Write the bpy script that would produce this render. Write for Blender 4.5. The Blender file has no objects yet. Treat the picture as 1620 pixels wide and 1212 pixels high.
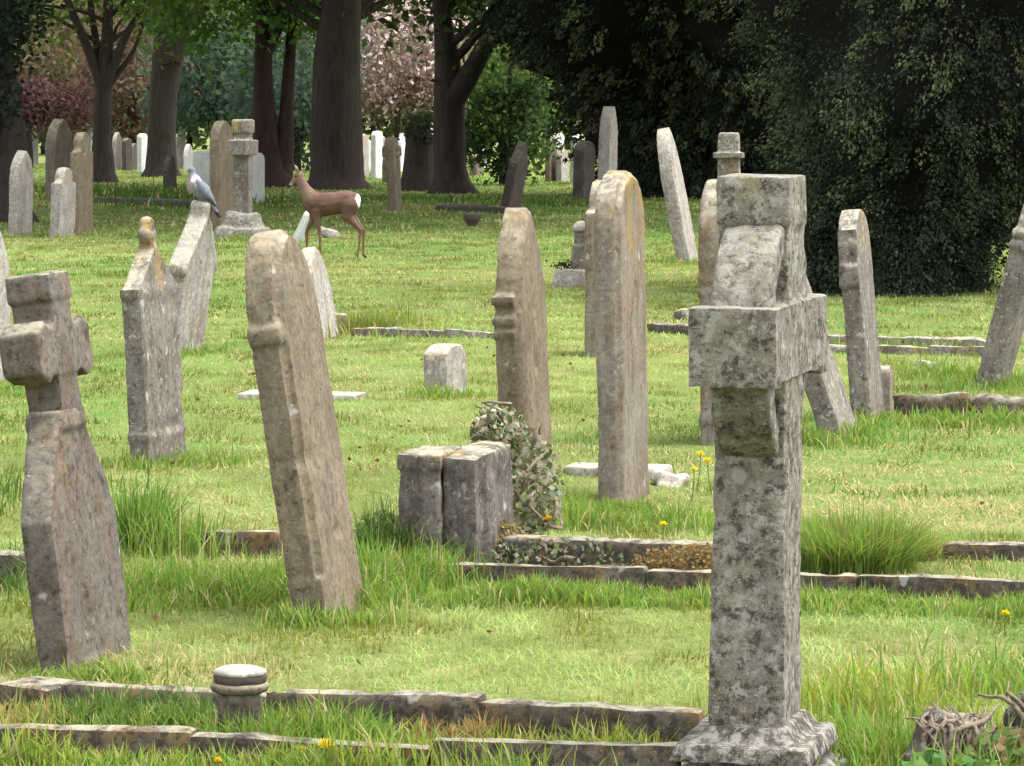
import bpy, bmesh, math, random
import numpy as np
from mathutils import Vector, Matrix

R = math.radians
SC = bpy.context.scene
COL = SC.collection
rng = np.random.default_rng(11)
random.seed(4)

# ------------------------------------------------------------------ camera
FPX, HZ, CH = 6000.0, 192.0, 1.40          # focal length in photo pixels, horizon row, eye height
cd = bpy.data.cameras.new('camera'); cam = bpy.data.objects.new('camera', cd); COL.objects.link(cam)
cam.location = (0, 0, CH); cam.rotation_euler = (R(90), 0, 0)
cd.sensor_fit = 'HORIZONTAL'; cd.sensor_width = 36.0; cd.lens = FPX / 1620 * 36
cd.shift_y = -(606 - HZ) / 1620
cd.clip_start = 0.1; cd.clip_end = 3000
SC.camera = cam

# ------------------------------------------------------------------ sky, sun, exposure
SUN_EL, SUN_AZ = 66, 88                   # azimuth clockwise from +Y (the view direction): bright overcast, brightest to the right
w = bpy.data.worlds.new('World'); SC.world = w; w.use_nodes = True
nt = w.node_tree; nt.nodes.clear()
sky = nt.nodes.new('ShaderNodeTexSky'); sky.sky_type = 'NISHITA'; sky.sun_disc = False
sky.sun_elevation = R(SUN_EL); sky.sun_rotation = R(SUN_AZ)
sky.air_density = 1.0; sky.dust_density = 2.5; sky.ozone_density = 1.0
hs = nt.nodes.new('ShaderNodeHueSaturation'); hs.inputs['Saturation'].default_value = 0.22
bg = nt.nodes.new('ShaderNodeBackground'); bg.inputs['Strength'].default_value = 0.15
wo = nt.nodes.new('ShaderNodeOutputWorld')
nt.links.new(sky.outputs[0], hs.inputs['Color']); nt.links.new(hs.outputs[0], bg.inputs['Color']); nt.links.new(bg.outputs[0], wo.inputs['Surface'])
sd = bpy.data.lights.new('sun', 'SUN'); sd.energy = 1.15; sd.angle = R(60); sd.color = (1.0, 0.965, 0.91)
so = bpy.data.objects.new('sun', sd); COL.objects.link(so); so.location = (5, -5, 20)
az, el = R(SUN_AZ), R(SUN_EL)
sdir = Vector((math.sin(az) * math.cos(el), math.cos(az) * math.cos(el), math.sin(el)))
so.rotation_euler = sdir.to_track_quat('Z', 'Y').to_euler()
vs = SC.view_settings; vs.view_transform = 'Standard'; vs.look = 'None'; vs.gamma = 1.0; vs.use_curve_mapping = False
vs.exposure = 2.02
SC.cycles.max_bounces = 6; SC.cycles.diffuse_bounces = 3; SC.cycles.glossy_bounces = 1; SC.cycles.transmission_bounces = 3
SC.cycles.transparent_max_bounces = 4; SC.cycles.use_denoising = True

# ------------------------------------------------------------------ numpy noise and the lie of the land
_T = np.random.default_rng(5).random(4096)
def _h(i, j, k):
    return _T[(i * 73856093 ^ j * 19349663 ^ k * 83492791) & 4095]
def vn(P):                                  # value noise, P (N,3) -> (N,) in 0..1
    P = np.asarray(P, float); f = np.floor(P).astype(np.int64); t = P - f; t = t * t * (3 - 2 * t)
    i, j, k = f.T; a, b, c = t.T
    def L(x, y, q): return x + (y - x) * q
    x00 = L(_h(i, j, k), _h(i + 1, j, k), a); x10 = L(_h(i, j + 1, k), _h(i + 1, j + 1, k), a)
    x01 = L(_h(i, j, k + 1), _h(i + 1, j, k + 1), a); x11 = L(_h(i, j + 1, k + 1), _h(i + 1, j + 1, k + 1), a)
    return L(L(x00, x10, b), L(x01, x11, b), c)
def fbm(P, o=3):
    P = np.asarray(P, float); s = np.zeros(len(P)); a = 0.5; n = 0
    for _ in range(o):
        s += a * vn(P); n += a; a *= 0.5; P = P * 2.03 + 17.3
    return s / n
def gz(x, y):                               # ground height
    x = np.atleast_1d(np.asarray(x, float)); y = np.atleast_1d(np.asarray(y, float))
    P = np.stack([x * 0.8, y * 0.8, 0 * x], 1); Q = np.stack([x * 0.16, y * 0.16, 0 * x + 9], 1)
    return 0.045 * (vn(P) - 0.5) + 0.10 * (vn(Q) - 0.5) * np.clip((y - 12) / 20, 0, 1)
def gp(x, y):                               # photo pixel of a ground contact -> ground point
    Y = FPX * CH / (y - HZ)
    return np.array([(x - 810) / FPX * Y, Y, 0.0])
def pxm(y): return (y - HZ) / CH            # photo pixels per metre at that ground row

# ------------------------------------------------------------------ mesh helpers
def np_mesh(name, V, polys, cols=None):
    me = bpy.data.meshes.new(name); V = np.asarray(V, np.float32)
    polys = [np.asarray(p, np.int32) for p in polys if len(p)]
    nl = sum(p.size for p in polys); npoly = sum(len(p) for p in polys)
    me.vertices.add(len(V)); me.vertices.foreach_set('co', V.ravel())
    me.loops.add(nl); me.loops.foreach_set('vertex_index', np.concatenate([p.ravel() for p in polys]))
    tot = np.concatenate([np.full(len(p), p.shape[1], np.int32) for p in polys])
    st = np.concatenate([[0], np.cumsum(tot)[:-1]]).astype(np.int32)
    me.polygons.add(npoly); me.polygons.foreach_set('loop_start', st); me.polygons.foreach_set('loop_total', tot)
    if cols is not None:
        at = me.attributes.new('col', 'FLOAT_COLOR', 'POINT')
        c = np.ones((len(V), 4), np.float32); c[:, :3] = cols; at.data.foreach_set('color', c.ravel())
    me.update(calc_edges=True)
    return me
def ob(name, me, mat=None, parent=None, kind=None, label=None, cat=None, group=None):
    o = bpy.data.objects.new(name, me); COL.objects.link(o)
    if me is not None and mat is not None:
        if not me.materials: me.materials.append(mat)
    if parent is not None: o.parent = parent
    if kind: o['kind'] = kind
    if label: o['label'] = label
    if cat: o['category'] = cat
    if group: o['group'] = group
    return o
def smooth(me, on=True):
    me.polygons.foreach_set('use_smooth', np.full(len(me.polygons), on)); me.update()
def prism(bm, pts, x0, x1):                 # outline in (y,z), extruded along x
    a = [bm.verts.new((x0, p[0], p[1])) for p in pts]; b = [bm.verts.new((x1, p[0], p[1])) for p in pts]
    bm.faces.new(a[::-1]); bm.faces.new(b)
    n = len(pts)
    for i in range(n): bm.faces.new((a[i], a[(i + 1) % n], b[(i + 1) % n], b[i]))
def hbox(bm, x0, x1, y0, y1, z0, z1, tx=0, ty=0):   # box whose top is inset by tx, ty
    c = [(x0, y0, z0), (x1, y0, z0), (x1, y1, z0), (x0, y1, z0), (x0 + tx, y0 + ty, z1), (x1 - tx, y0 + ty, z1), (x1 - tx, y1 - ty, z1), (x0 + tx, y1 - ty, z1)]
    v = [bm.verts.new(p) for p in c]
    for f in ((3, 2, 1, 0), (4, 5, 6, 7), (0, 1, 5, 4), (1, 2, 6, 5), (2, 3, 7, 6), (3, 0, 4, 7)): bm.faces.new([v[i] for i in f])
def lathe(bm, prof, n=24, c=(0, 0)):        # prof (r,z) bottom to top
    rings = []
    for r, z in prof:
        rings.append([bm.verts.new((c[0] + r * math.cos(2 * math.pi * i / n), c[1] + r * math.sin(2 * math.pi * i / n), z)) for i in range(n)])
    for a, b in zip(rings, rings[1:]):
        for i in range(n): bm.faces.new((a[i], a[(i + 1) % n], b[(i + 1) % n], b[i]))
    bm.faces.new(rings[0][::-1]); bm.faces.new(rings[-1])
def capsule(bm, p0, r0, p1, r1, n=10):
    p0, p1 = Vector(p0), Vector(p1); d = (p1 - p0); L = d.length; q = d.to_track_quat('Z', 'Y')
    prof = [(r0 * math.sin(a), -r0 * math.cos(a)) for a in (0.25, 0.7, 1.2)] + [(r0, 0), (r1, L)] + [(r1 * math.cos(a), L + r1 * math.sin(a)) for a in (0.4, 0.9, 1.35)]
    rings = [[bm.verts.new(p0 + q @ Vector((r * math.cos(2 * math.pi * i / n), r * math.sin(2 * math.pi * i / n), z))) for i in range(n)] for r, z in prof]
    for a, b in zip(rings, rings[1:]):
        for i in range(n): bm.faces.new((a[i], a[(i + 1) % n], b[(i + 1) % n], b[i]))
    bm.faces.new(rings[0][::-1]); bm.faces.new(rings[-1])
def ball(bm, c, r, rot=None):
    m = Matrix.Translation(c) @ (rot.to_matrix().to_4x4() if rot else Matrix.Identity(4)) @ Matrix.Diagonal((*r, 1))
    bmesh.ops.create_uvsphere(bm, u_segments=16, v_segments=10, radius=1, matrix=m)
def remesh(bm, name, voxel, iters=0, amp=0.0, freq=14, seed=0, chip=0.0, sharp=42):
    """union of closed pieces as one continuous surface, smoothed, then weathered by noise"""
    me = bpy.data.meshes.new('tmp'); bmesh.ops.recalc_face_normals(bm, faces=bm.faces[:]); bm.to_mesh(me); bm.free()
    o = bpy.data.objects.new('tmp', me); COL.objects.link(o)
    m = o.modifiers.new('r', 'REMESH'); m.mode = 'VOXEL'; m.voxel_size = voxel; m.adaptivity = 0
    if iters:
        s = o.modifiers.new('s', 'SMOOTH'); s.factor = 0.5; s.iterations = iters
    dg = bpy.context.evaluated_depsgraph_get()
    out = bpy.data.meshes.new_from_object(o.evaluated_get(dg)); out.name = name
    bpy.data.objects.remove(o); bpy.data.meshes.remove(me)
    n = len(out.vertices); V = np.empty(n * 3, np.float32); out.vertices.foreach_get('co', V); V = V.reshape(-1, 3)
    if amp:
        N = np.empty(n * 3, np.float32); out.vertex_normals.foreach_get('vector', N); N = N.reshape(-1, 3)
        P = V + seed * 7.31
        d = amp * (fbm(P * freq, 3) - 0.5) * 2 + amp * 0.9 * (vn(P * freq * 0.25) - 0.5) * 2
        if chip:
            c = np.clip(vn(P * 9 + 3) - 0.72, 0, 1) / 0.28; d -= chip * c * c
        V = V + N * d[:, None]; out.vertices.foreach_set('co', V.ravel())
    smooth(out)
    if sharp: out.set_sharp_from_angle(angle=R(sharp))
    return out
def copts(me):
    V = np.empty(len(me.vertices) * 3, np.float32); me.vertices.foreach_get('co', V); return V.reshape(-1, 3)
def setcol(me, C):
    at = me.attributes.new('col', 'FLOAT_COLOR', 'POINT'); c = np.ones((len(C), 4), np.float32); c[:, :3] = C; at.data.foreach_set('color', c.ravel())

# ------------------------------------------------------------------ materials
class NB:
    def __init__(s, name):
        s.m = bpy.data.materials.new(name); s.m.use_nodes = True; s.t = s.m.node_tree; s.t.nodes.clear()
    def n(s, ty, **k):
        x = s.t.nodes.new(ty)
        for a, b in k.items(): setattr(x, a, b)
        return x
    def l(s, a, b): s.t.links.new(a, b)
    def noise(s, co, scale, detail=5, rough=0.6, vec=None):
        if vec is not None:
            mp = s.n('ShaderNodeMapping'); mp.inputs['Scale'].default_value = vec; s.l(co, mp.inputs['Vector']); co = mp.outputs[0]
        x = s.n('ShaderNodeTexNoise'); x.inputs['Scale'].default_value = scale; x.inputs['Detail'].default_value = detail; x.inputs['Roughness'].default_value = rough
        s.l(co, x.inputs['Vector']); return x.outputs['Fac']
    def ramp(s, f, a, b, lo=0.0, hi=1.0):
        x = s.n('ShaderNodeMapRange'); x.inputs['From Min'].default_value = a; x.inputs['From Max'].default_value = b
        x.inputs['To Min'].default_value = lo; x.inputs['To Max'].default_value = hi; s.l(f, x.inputs['Value']); return x.outputs[0]
    def mix(s, f, a, b):
        x = s.n('ShaderNodeMix', data_type='RGBA')
        for v, i in ((f, 0), (a, 6), (b, 7)):
            if hasattr(v, 'is_linked') or hasattr(v, 'links'): s.l(v, x.inputs[i])
            elif i == 0: x.inputs[0].default_value = v
            else: x.inputs[i].default_value = (*v, 1)
        return x.outputs[2]
    def math(s, op, a, b):
        x = s.n('ShaderNodeMath', operation=op)
        for v, i in ((a, 0), (b, 1)):
            if hasattr(v, 'links'): s.l(v, x.inputs[i])
            else: x.inputs[i].default_value = v
        return x.outputs[0]
    def coords(s):
        tc = s.n('ShaderNodeTexCoord'); oi = s.n('ShaderNodeObjectInfo')
        mu = s.n('ShaderNodeVectorMath', operation='ADD'); r = s.math('MULTIPLY', oi.outputs['Random'], 37.0)
        s.l(tc.outputs['Object'], mu.inputs[0]); s.l(r, mu.inputs[1]); return mu.outputs[0]
    def out(s, sh):
        o = s.n('ShaderNodeOutputMaterial'); s.l(sh, o.inputs['Surface']); return s.m

def stone_mat(name, c1, c2, streak=(0.10, 0.085, 0.07), streak_f=0.5, white=0.4, dark=0.4, yellow=0.2, top=0.6, bump=0.5, ycol=(0.30, 0.20, 0.05), wcol=(0.42, 0.41, 0.36), rust=0.35, fine=1.0):
    b = NB(name); co = b.coords(); tc = b.n('ShaderNodeTexCoord'); gs = b.n('ShaderNodeSeparateXYZ'); b.l(tc.outputs['Generated'], gs.inputs[0]); gzz = gs.outputs[2]
    n1 = b.noise(co, 5, 8, 0.7); col = b.mix(b.ramp(n1, 0.36, 0.62), c1, c2)
    n2 = b.noise(co, 2.3, 6, 0.65); lil = (c2[0] * 0.78, c2[1] * 0.82, c2[2] * 0.86); col = b.mix(b.ramp(n2, 0.50, 0.66, 0, 0.7), col, lil)
    st = b.noise(co, 1.0, 6, 0.65, (15, 15, 3.6)); col = b.mix(b.ramp(st, 0.47, 0.66, 0, streak_f), col, streak)
    st2 = b.noise(co, 1.0, 5, 0.65, (11, 11, 1.9)); col = b.mix(b.ramp(st2, 0.55, 0.70, 0, streak_f * 0.7), col, tuple(min(1, v * 1.45) for v in c2))
    nr = b.noise(co, 9, 6, 0.75)                                             # rust-brown staining, mostly low down
    fr = b.math('ADD', nr, b.ramp(gzz, 0.55, 0.15, -0.06, 0.10)); col = b.mix(b.ramp(fr, 0.56, 0.68, 0, rust * 1.3), col, (0.145, 0.092, 0.052))
    n0 = b.noise(co, 48, 6, 0.8); col = b.mix(b.ramp(n0, 0.42, 0.66, 0.0, 0.62 * fine), col, tuple(v * 0.42 for v in c1))
    n00 = b.noise(co, 70, 5, 0.8); col = b.mix(b.ramp(n00, 0.54, 0.70, 0.0, 0.55 * fine), col, tuple(min(1, v * 1.5) for v in c2))
    ge = b.n('ShaderNodeNewGeometry'); sx = b.n('ShaderNodeSeparateXYZ'); b.l(ge.outputs['Normal'], sx.inputs[0])
    up = b.ramp(sx.outputs[2], 0.25, 0.85)
    if yellow:                                                               # ochre lichen, mostly towards the head
        ny = b.noise(co, 7.5, 8, 0.75); ny2 = b.noise(co, 1.0, 4, 0.6, (6, 6, 1.3))
        f = b.math('ADD', b.math('MULTIPLY', ny, 0.55), b.math('MULTIPLY', ny2, 0.45)); f = b.math('ADD', f, b.ramp(gzz, 0.55, 1.0, -0.03, 0.09))
        col = b.mix(b.ramp(f, 0.66 - 0.22 * yellow, 0.75 - 0.19 * yellow, 0, 0.8), col, ycol)
    if dark:
        nd = b.noise(co, 33, 8, 0.8); col = b.mix(b.ramp(nd, 0.68 - 0.2 * dark, 0.76 - 0.2 * dark, 0, 0.8), col, (0.032, 0.029, 0.024))
    nw = b.noise(co, 30, 8, 0.8); fw = b.math('ADD', nw, b.math('MULTIPLY', up, 0.07 * top))
    col = b.mix(b.ramp(fw, 0.70 - 0.2 * white, 0.76 - 0.2 * white, 0, 0.85), col, wcol)
    cd_ = b.n('ShaderNodeVectorMath', operation='ADD'); b.l(co, cd_.inputs[0])
    nv = b.n('ShaderNodeTexNoise'); nv.inputs['Scale'].default_value = 30; nv.inputs['Detail'].default_value = 4; b.l(co, nv.inputs['Vector'])
    sc_ = b.n('ShaderNodeVectorMath', operation='SCALE'); sc_.inputs['Scale'].default_value = 0.05; b.l(nv.outputs['Color'], sc_.inputs[0]); b.l(sc_.outputs[0], cd_.inputs[1])
    vo = b.n('ShaderNodeTexVoronoi'); vo.inputs['Scale'].default_value = 13; b.l(cd_.outputs[0], vo.inputs['Vector'])
    sp = b.math('MULTIPLY', b.ramp(vo.outputs['Distance'], 0.30, 0.20), b.ramp(b.noise(co, 6, 3), 0.66 - 0.16 * white, 0.69 - 0.16 * white))
    col = b.mix(b.math('MULTIPLY', sp, 0.6), col, (0.38, 0.38, 0.33))
    nt_ = b.noise(co, 13, 6, 0.75); col = b.mix(b.math('MULTIPLY', b.math('MULTIPLY', up, top), b.ramp(nt_, 0.42, 0.56)), col, (0.36, 0.34, 0.25))
    pr = b.n('ShaderNodeBsdfPrincipled'); b.l(col, pr.inputs['Base Color']); pr.inputs['Roughness'].default_value = 0.95
    pr.inputs['Specular IOR Level'].default_value = 0.12
    bp = b.n('ShaderNodeBump'); bp.inputs['Strength'].default_value = bump; bp.inputs['Distance'].default_value = 0.014
    hh = b.math('ADD', b.math('MULTIPLY', n0, -0.6), b.math('ADD', b.math('MULTIPLY', n00, 0.5), b.math('MULTIPLY', nw, 0.7)))
    b.l(hh, bp.inputs['Height']); b.l(bp.outputs[0], pr.inputs['Normal'])
    return b.out(pr.outputs[0])
def leaf_mat(name, trans=0.35, gain=1.0, rough=0.6):
    b = NB(name); at = b.n('ShaderNodeAttribute'); at.attribute_name = 'col'
    d = b.n('ShaderNodeBsdfDiffuse'); t = b.n('ShaderNodeBsdfTranslucent'); b.l(at.outputs['Color'], d.inputs[0])
    hsv = b.n('ShaderNodeHueSaturation'); hsv.inputs['Value'].default_value = 1.2; hsv.inputs['Saturation'].default_value = 1.1; hsv.inputs['Hue'].default_value = 0.49
    b.l(at.outputs['Color'], hsv.inputs['Color']); b.l(hsv.outputs[0], t.inputs[0])
    m = b.n('ShaderNodeMixShader'); m.inputs[0].default_value = trans; b.l(d.outputs[0], m.inputs[1]); b.l(t.outputs[0], m.inputs[2])
    return b.out(m.outputs[0])
def attr_mat(name, rough=0.9, bump=0.0):
    b = NB(name); at = b.n('ShaderNodeAttribute'); at.attribute_name = 'col'; pr = b.n('ShaderNodeBsdfPrincipled')
    co = b.coords(); c = b.mix(b.ramp(b.noise(co, 60, 4), 0.3, 0.7, 0.0, 0.35), at.outputs['Color'], (0.03, 0.022, 0.016)); b.l(c, pr.inputs['Base Color'])
    pr.inputs['Roughness'].default_value = rough; pr.inputs['Specular IOR Level'].default_value = 0.1
    return b.out(pr.outputs[0])
def plain_mat(name, c1, c2, scale=12, rough=0.85, bump=0.3, vec=None):
    b = NB(name); co = b.coords(); n = b.noise(co, scale, 6, 0.65, vec); n2 = b.noise(co, scale * 5, 4)
    col = b.mix(b.ramp(n, 0.32, 0.68), c1, c2); col = b.mix(b.ramp(n2, 0.4, 0.8, 0, 0.4), col, tuple(v * 0.5 for v in c1))
    pr = b.n('ShaderNodeBsdfPrincipled'); b.l(col, pr.inputs['Base Color']); pr.inputs['Roughness'].default_value = rough; pr.inputs['Specular IOR Level'].default_value = 0.15
    bp = b.n('ShaderNodeBump'); bp.inputs['Strength'].default_value = bump; bp.inputs['Distance'].default_value = 0.03; b.l(b.math('ADD', n, n2), bp.inputs['Height']); b.l(bp.outputs[0], pr.inputs['Normal'])
    return b.out(pr.outputs[0])

M = {}
M['cross'] = stone_mat('lichen_grey_stone', (0.205, 0.178, 0.142), (0.31, 0.285, 0.235), streak=(0.08, 0.07, 0.055), streak_f=0.4, white=0.9, dark=0.93, yellow=0.38, ycol=(0.23, 0.185, 0.075), top=0.5, bump=1.0, wcol=(0.37, 0.35, 0.31), rust=0.2)
M['crossbase'] = stone_mat('white_lichened_stone', (0.15, 0.125, 0.105), (0.25, 0.225, 0.19), streak_f=0.2, white=1.0, dark=1.15, yellow=0.15, top=0.2, bump=1.0, wcol=(0.40, 0.38, 0.34), rust=0.3)
M['brown'] = stone_mat('brown_grey_stone', (0.096, 0.079, 0.064), (0.163, 0.141, 0.118), streak=(0.15, 0.085, 0.052), streak_f=0.6, white=0.34, dark=0.8, yellow=0.2, top=0.55)
M['tan'] = stone_mat('tan_stone', (0.142, 0.108, 0.07), (0.210, 0.170, 0.118), streak=(0.085, 0.074, 0.064), streak_f=0.6, white=0.30, dark=0.66, yellow=0.25, top=0.5, ycol=(0.23, 0.15, 0.06))
M['grey'] = stone_mat('grey_streaked_stone', (0.135, 0.117, 0.096), (0.215, 0.193, 0.163), streak=(0.085, 0.06, 0.045), streak_f=0.7, white=0.62, dark=0.75, yellow=0.36, top=0.7)
M['ochre'] = stone_mat('ochre_lichen_stone', (0.148, 0.12, 0.092), (0.228, 0.199, 0.162), streak=(0.115, 0.066, 0.025), streak_f=0.75, white=0.42, dark=0.6, yellow=0.45, top=0.8, ycol=(0.23, 0.145, 0.035))
M['pale'] = stone_mat('pale_stone', (0.235, 0.205, 0.175), (0.36, 0.335, 0.30), streak=(0.15, 0.085, 0.052), streak_f=0.65, white=0.8, dark=0.6, yellow=0.34, top=0.9)
M['white'] = stone_mat('white_marble', (0.50, 0.50, 0.46), (0.62, 0.62, 0.60), streak=(0.32, 0.30, 0.25), streak_f=0.4, white=0.3, dark=0.0, yellow=0.0, top=0.3)
M['darkst'] = stone_mat('dark_stone', (0.055, 0.043, 0.037), (0.095, 0.078, 0.068), streak_f=0.3, white=0.15, dark=0.3, yellow=0.0, top=0.3)
M['kerb'] = stone_mat('mossy_kerb_stone', (0.075, 0.062, 0.048), (0.135, 0.115, 0.09), streak=(0.15, 0.08, 0.035), streak_f=0.5, white=0.45, dark=1.0, yellow=0.42, top=0.6, ycol=(0.19, 0.115, 0.04), wcol=(0.29, 0.27, 0.22))
M['plinth'] = stone_mat('dark_lichen_plinth', (0.09, 0.074, 0.062), (0.16, 0.137, 0.118), streak=(0.045, 0.036, 0.03), streak_f=0.75, white=0.65, dark=0.75, yellow=0.3, top=0.6, wcol=(0.28, 0.27, 0.23))
M['grass'] = leaf_mat('grass_blades', 0.42)
M['leaf'] = leaf_mat('broad_leaves', 0.40)
M['yew'] = leaf_mat('yew_needles', 0.12)
M['bark'] = plain_mat('ridged_bark', (0.030, 0.023, 0.019), (0.062, 0.049, 0.041), 9, 0.95, 1.0, (1.6, 1.6, 0.28))
M['barkred'] = plain_mat('reddish_bark', (0.028, 0.017, 0.014), (0.058, 0.036, 0.030), 9, 0.95, 1.0, (1.6, 1.6, 0.28))
M['twig'] = plain_mat('dead_twigs', (0.10, 0.075, 0.055), (0.26, 0.21, 0.155), 30, 0.9, 0.4)
M['core'] = plain_mat('yew_shade_core', (0.006, 0.006, 0.005), (0.012, 0.012, 0.009), 6, 0.95, 1.0)  # near-black, so the shade deep inside the yew is painted in
M['fur'] = attr_mat('animal_coat', 0.85)
M['black'] = plain_mat('dark_horn', (0.012, 0.01, 0.009), (0.02, 0.018, 0.016), 20, 0.35, 0.0)

def ground_mat():
    b = NB('lawn_ground'); tc = b.n('ShaderNodeTexCoord'); co = tc.outputs['Object']
    n1 = b.noise(co, 0.35, 5, 0.6); n2 = b.noise(co, 2.2, 6, 0.7); n3 = b.noise(co, 30, 4, 0.7)
    col = b.mix(b.ramp(n1, 0.35, 0.65), (0.12, 0.155, 0.045), (0.165, 0.19, 0.06))
    col = b.mix(b.ramp(n2, 0.52, 0.70, 0, 0.6), col, (0.33, 0.29, 0.13)); col = b.mix(b.ramp(n3, 0.5, 0.75, 0, 0.6), col, (0.07, 0.09, 0.02))
    pr = b.n('ShaderNodeBsdfPrincipled'); b.l(col, pr.inputs['Base Color']); pr.inputs['Roughness'].default_value = 1.0; pr.inputs['Specular IOR Level'].default_value = 0.05
    bp = b.n('ShaderNodeBump'); bp.inputs['Strength'].default_value = 0.8; bp.inputs['Distance'].default_value = 0.04; b.l(b.math('ADD', n2, n3), bp.inputs['Height']); b.l(bp.outputs[0], pr.inputs['Normal'])
    return b.out(pr.outputs[0])

# ------------------------------------------------------------------ ground
def sp(a, n): return np.sinh(np.linspace(-a, a, n)) / np.sinh(a)
xs = sp(6.2, 150) * 700
ys = np.concatenate([np.linspace(-60, 5, 8)[:-1], np.geomspace(5, 160, 190), np.geomspace(175, 1500, 12)])
GX, GY = np.meshgrid(xs, ys, indexing='ij'); gx, gy = GX.ravel(), GY.ravel()
V = np.stack([gx, gy, gz(gx, gy)], 1); nx, ny = len(xs), len(ys)
I = (np.arange(nx - 1)[:, None] * ny + np.arange(ny - 1)[None, :]).ravel()
me = np_mesh('ground', V, [np.stack([I, I + ny, I + ny + 1, I + 1], 1)]); smooth(me)
ob('ground', me, ground_mat(), kind='structure')

# ------------------------------------------------------------------ headstone outlines (u across the face, z up)
def bez(p0, p1, p2, n=8): return [((1 - t) ** 2 * p0[0] + 2 * t * (1 - t) * p1[0] + t * t * p2[0], (1 - t) ** 2 * p0[1] + 2 * t * (1 - t) * p1[1] + t * t * p2[1]) for t in np.linspace(0, 1, n)]
def mirror(right, bury=-0.25):              # right half listed from the bottom up to the centre
    L = [(-u, z) for u, z in right[::-1] if u > 1e-6]
    return right + L
def prof_round(w, h, rise=None, bury=-0.25):
    a = w / 2; rise = rise or a
    arc = [(a * math.cos(t), h - rise + rise * math.sin(t)) for t in np.linspace(0, math.pi / 2, 12)]; arc[-1] = (0, h)
    return mirror([(a, bury)] + arc)
def prof_gothic(w, h, rise=None, bury=-0.25):
    a = w / 2; rise = rise or w * 0.75
    return mirror([(a, bury)] + bez((a, h - rise), (a * 0.92, h - rise * 0.32), (0, h), 10))
def prof_gable(w, h, rise, bury=-0.25): a = w / 2; return mirror([(a, bury), (a, h - rise), (0, h)])
def prof_shoulder(w, h, sh, k=0.62, bury=-0.25):   # square shoulders, round head
    a = w / 2; r = a * k
    arc = [(r * math.cos(t), h - r + r * math.sin(t)) for t in np.linspace(0, math.pi / 2, 9)]; arc[-1] = (0, h)
    return mirror([(a, bury), (a, sh), (a * 0.86, sh + 0.02), (r, sh + 0.025)] + arc)
def prof_ogee(w, h, rise, bury=-0.25):
    a = w / 2
    return mirror([(a, bury)] + bez((a, h - rise), (a, h - rise * 0.45), (a * 0.5, h - rise * 0.35), 6) + bez((a * 0.5, h - rise * 0.35), (a * 0.12, h - rise * 0.25), (0, h), 6)[1:])

PHI = 12.0
def axes(phi): p = R(phi); return np.array([math.cos(p), -math.sin(p), 0]), np.array([math.sin(p), math.cos(p), 0])
def seat(o, x, y, t, wd, phi=PHI, lean=0, roll=0, sink=0.01):
    """x,y: photo pixel of the stone's near lower left corner; the stone then stands on that ground point"""
    n, u = axes(phi); P = gp(x, y); c = P + n * t / 2 + u * wd / 2
    o.location = (c[0], c[1], float(gz(c[0], c[1])[0]) - sink); o.rotation_euler = (R(roll), R(lean), R(-phi)); return o
_seed = [0]
def slab(prof, t, voxel=0.012, amp=0.004, chamfer=0.0, extra=None, chip=0.012, name='headstone'):
    _seed[0] += 1; bm = bmesh.new()
    if chamfer:
        prism(bm, prof, -t / 2, t / 2 - chamfer)
        cz = max(p[1] for p in prof); wd = max(p[0] for p in prof)
        prism(bm, [(u * (1 - chamfer / wd), z - chamfer if z > 0 else z) for u, z in prof], -t / 4, t / 2)
    else: prism(bm, prof, -t / 2, t / 2)
    if extra: extra(bm)
    return remesh(bm, name, voxel, 0, amp, 18, _seed[0], chip)
def bands(t, wd, zs, out=0.012):
    def f(bm):
        for z0, z1 in zs: hbox(bm, -t / 2 - out, t / 2 - 0.02, -wd / 2 - out, wd / 2 + out, z0, z1)
    return f
def vox(y, v): return min(.03, max(v * .75, .0008 * gp(810, y)[1]))
def stone(x, y, prof, t, wd, mat, label, phi=PHI, lean=0, roll=0, voxel=0.012, amp=0.004, chamfer=0.0, extra=None, chip=0.012, name='headstone', cat='headstone', group=None):
    o = ob(name, slab(prof, t, vox(y, voxel), amp, chamfer, extra, chip * 1.5, name), M[mat], label=label, cat=cat, group=group)
    return seat(o, x, y, t, wd, phi, lean, roll)

def leaf_quads(Cn, size, g, aspect=0.55, droop=0.0, dirs=None, flat=0.0):
    n = len(Cn); D = g.normal(size=(n, 3)) if dirs is None else dirs + 0.45 * g.normal(size=(n, 3)); D[:, 2] -= droop; D /= np.linalg.norm(D, axis=1)[:, None] + 1e-9
    Q = g.normal(size=(n, 3)); Q[:, 2] *= 1 - flat; S = np.cross(D, Q); S /= np.linalg.norm(S, axis=1)[:, None] + 1e-9
    L = (size * g.uniform(0.6, 1.3, n))[:, None]; Wd = L * aspect
    V = np.stack([Cn - D * L * .5, Cn + S * Wd * .5 - D * L * .08, Cn + D * L * .5, Cn - S * Wd * .5 - D * L * .08], 1).reshape(-1, 3)
    return V, np.arange(4 * n).reshape(-1, 4)
def tint(n, base, g, var=0.25, clump=None, rep=4):
    base = np.asarray(base, float)
    if base.ndim == 1: base = np.tile(base, (n, 1))
    k = g.uniform(1 - var, 1 + var, n)[:, None]; C = base * k
    if clump is not None: C = C * clump[:, None]
    C[:, 0] *= g.uniform(.85, 1.2, n)
    return np.repeat(np.clip(C, 0, 1), rep, 0)

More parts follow.
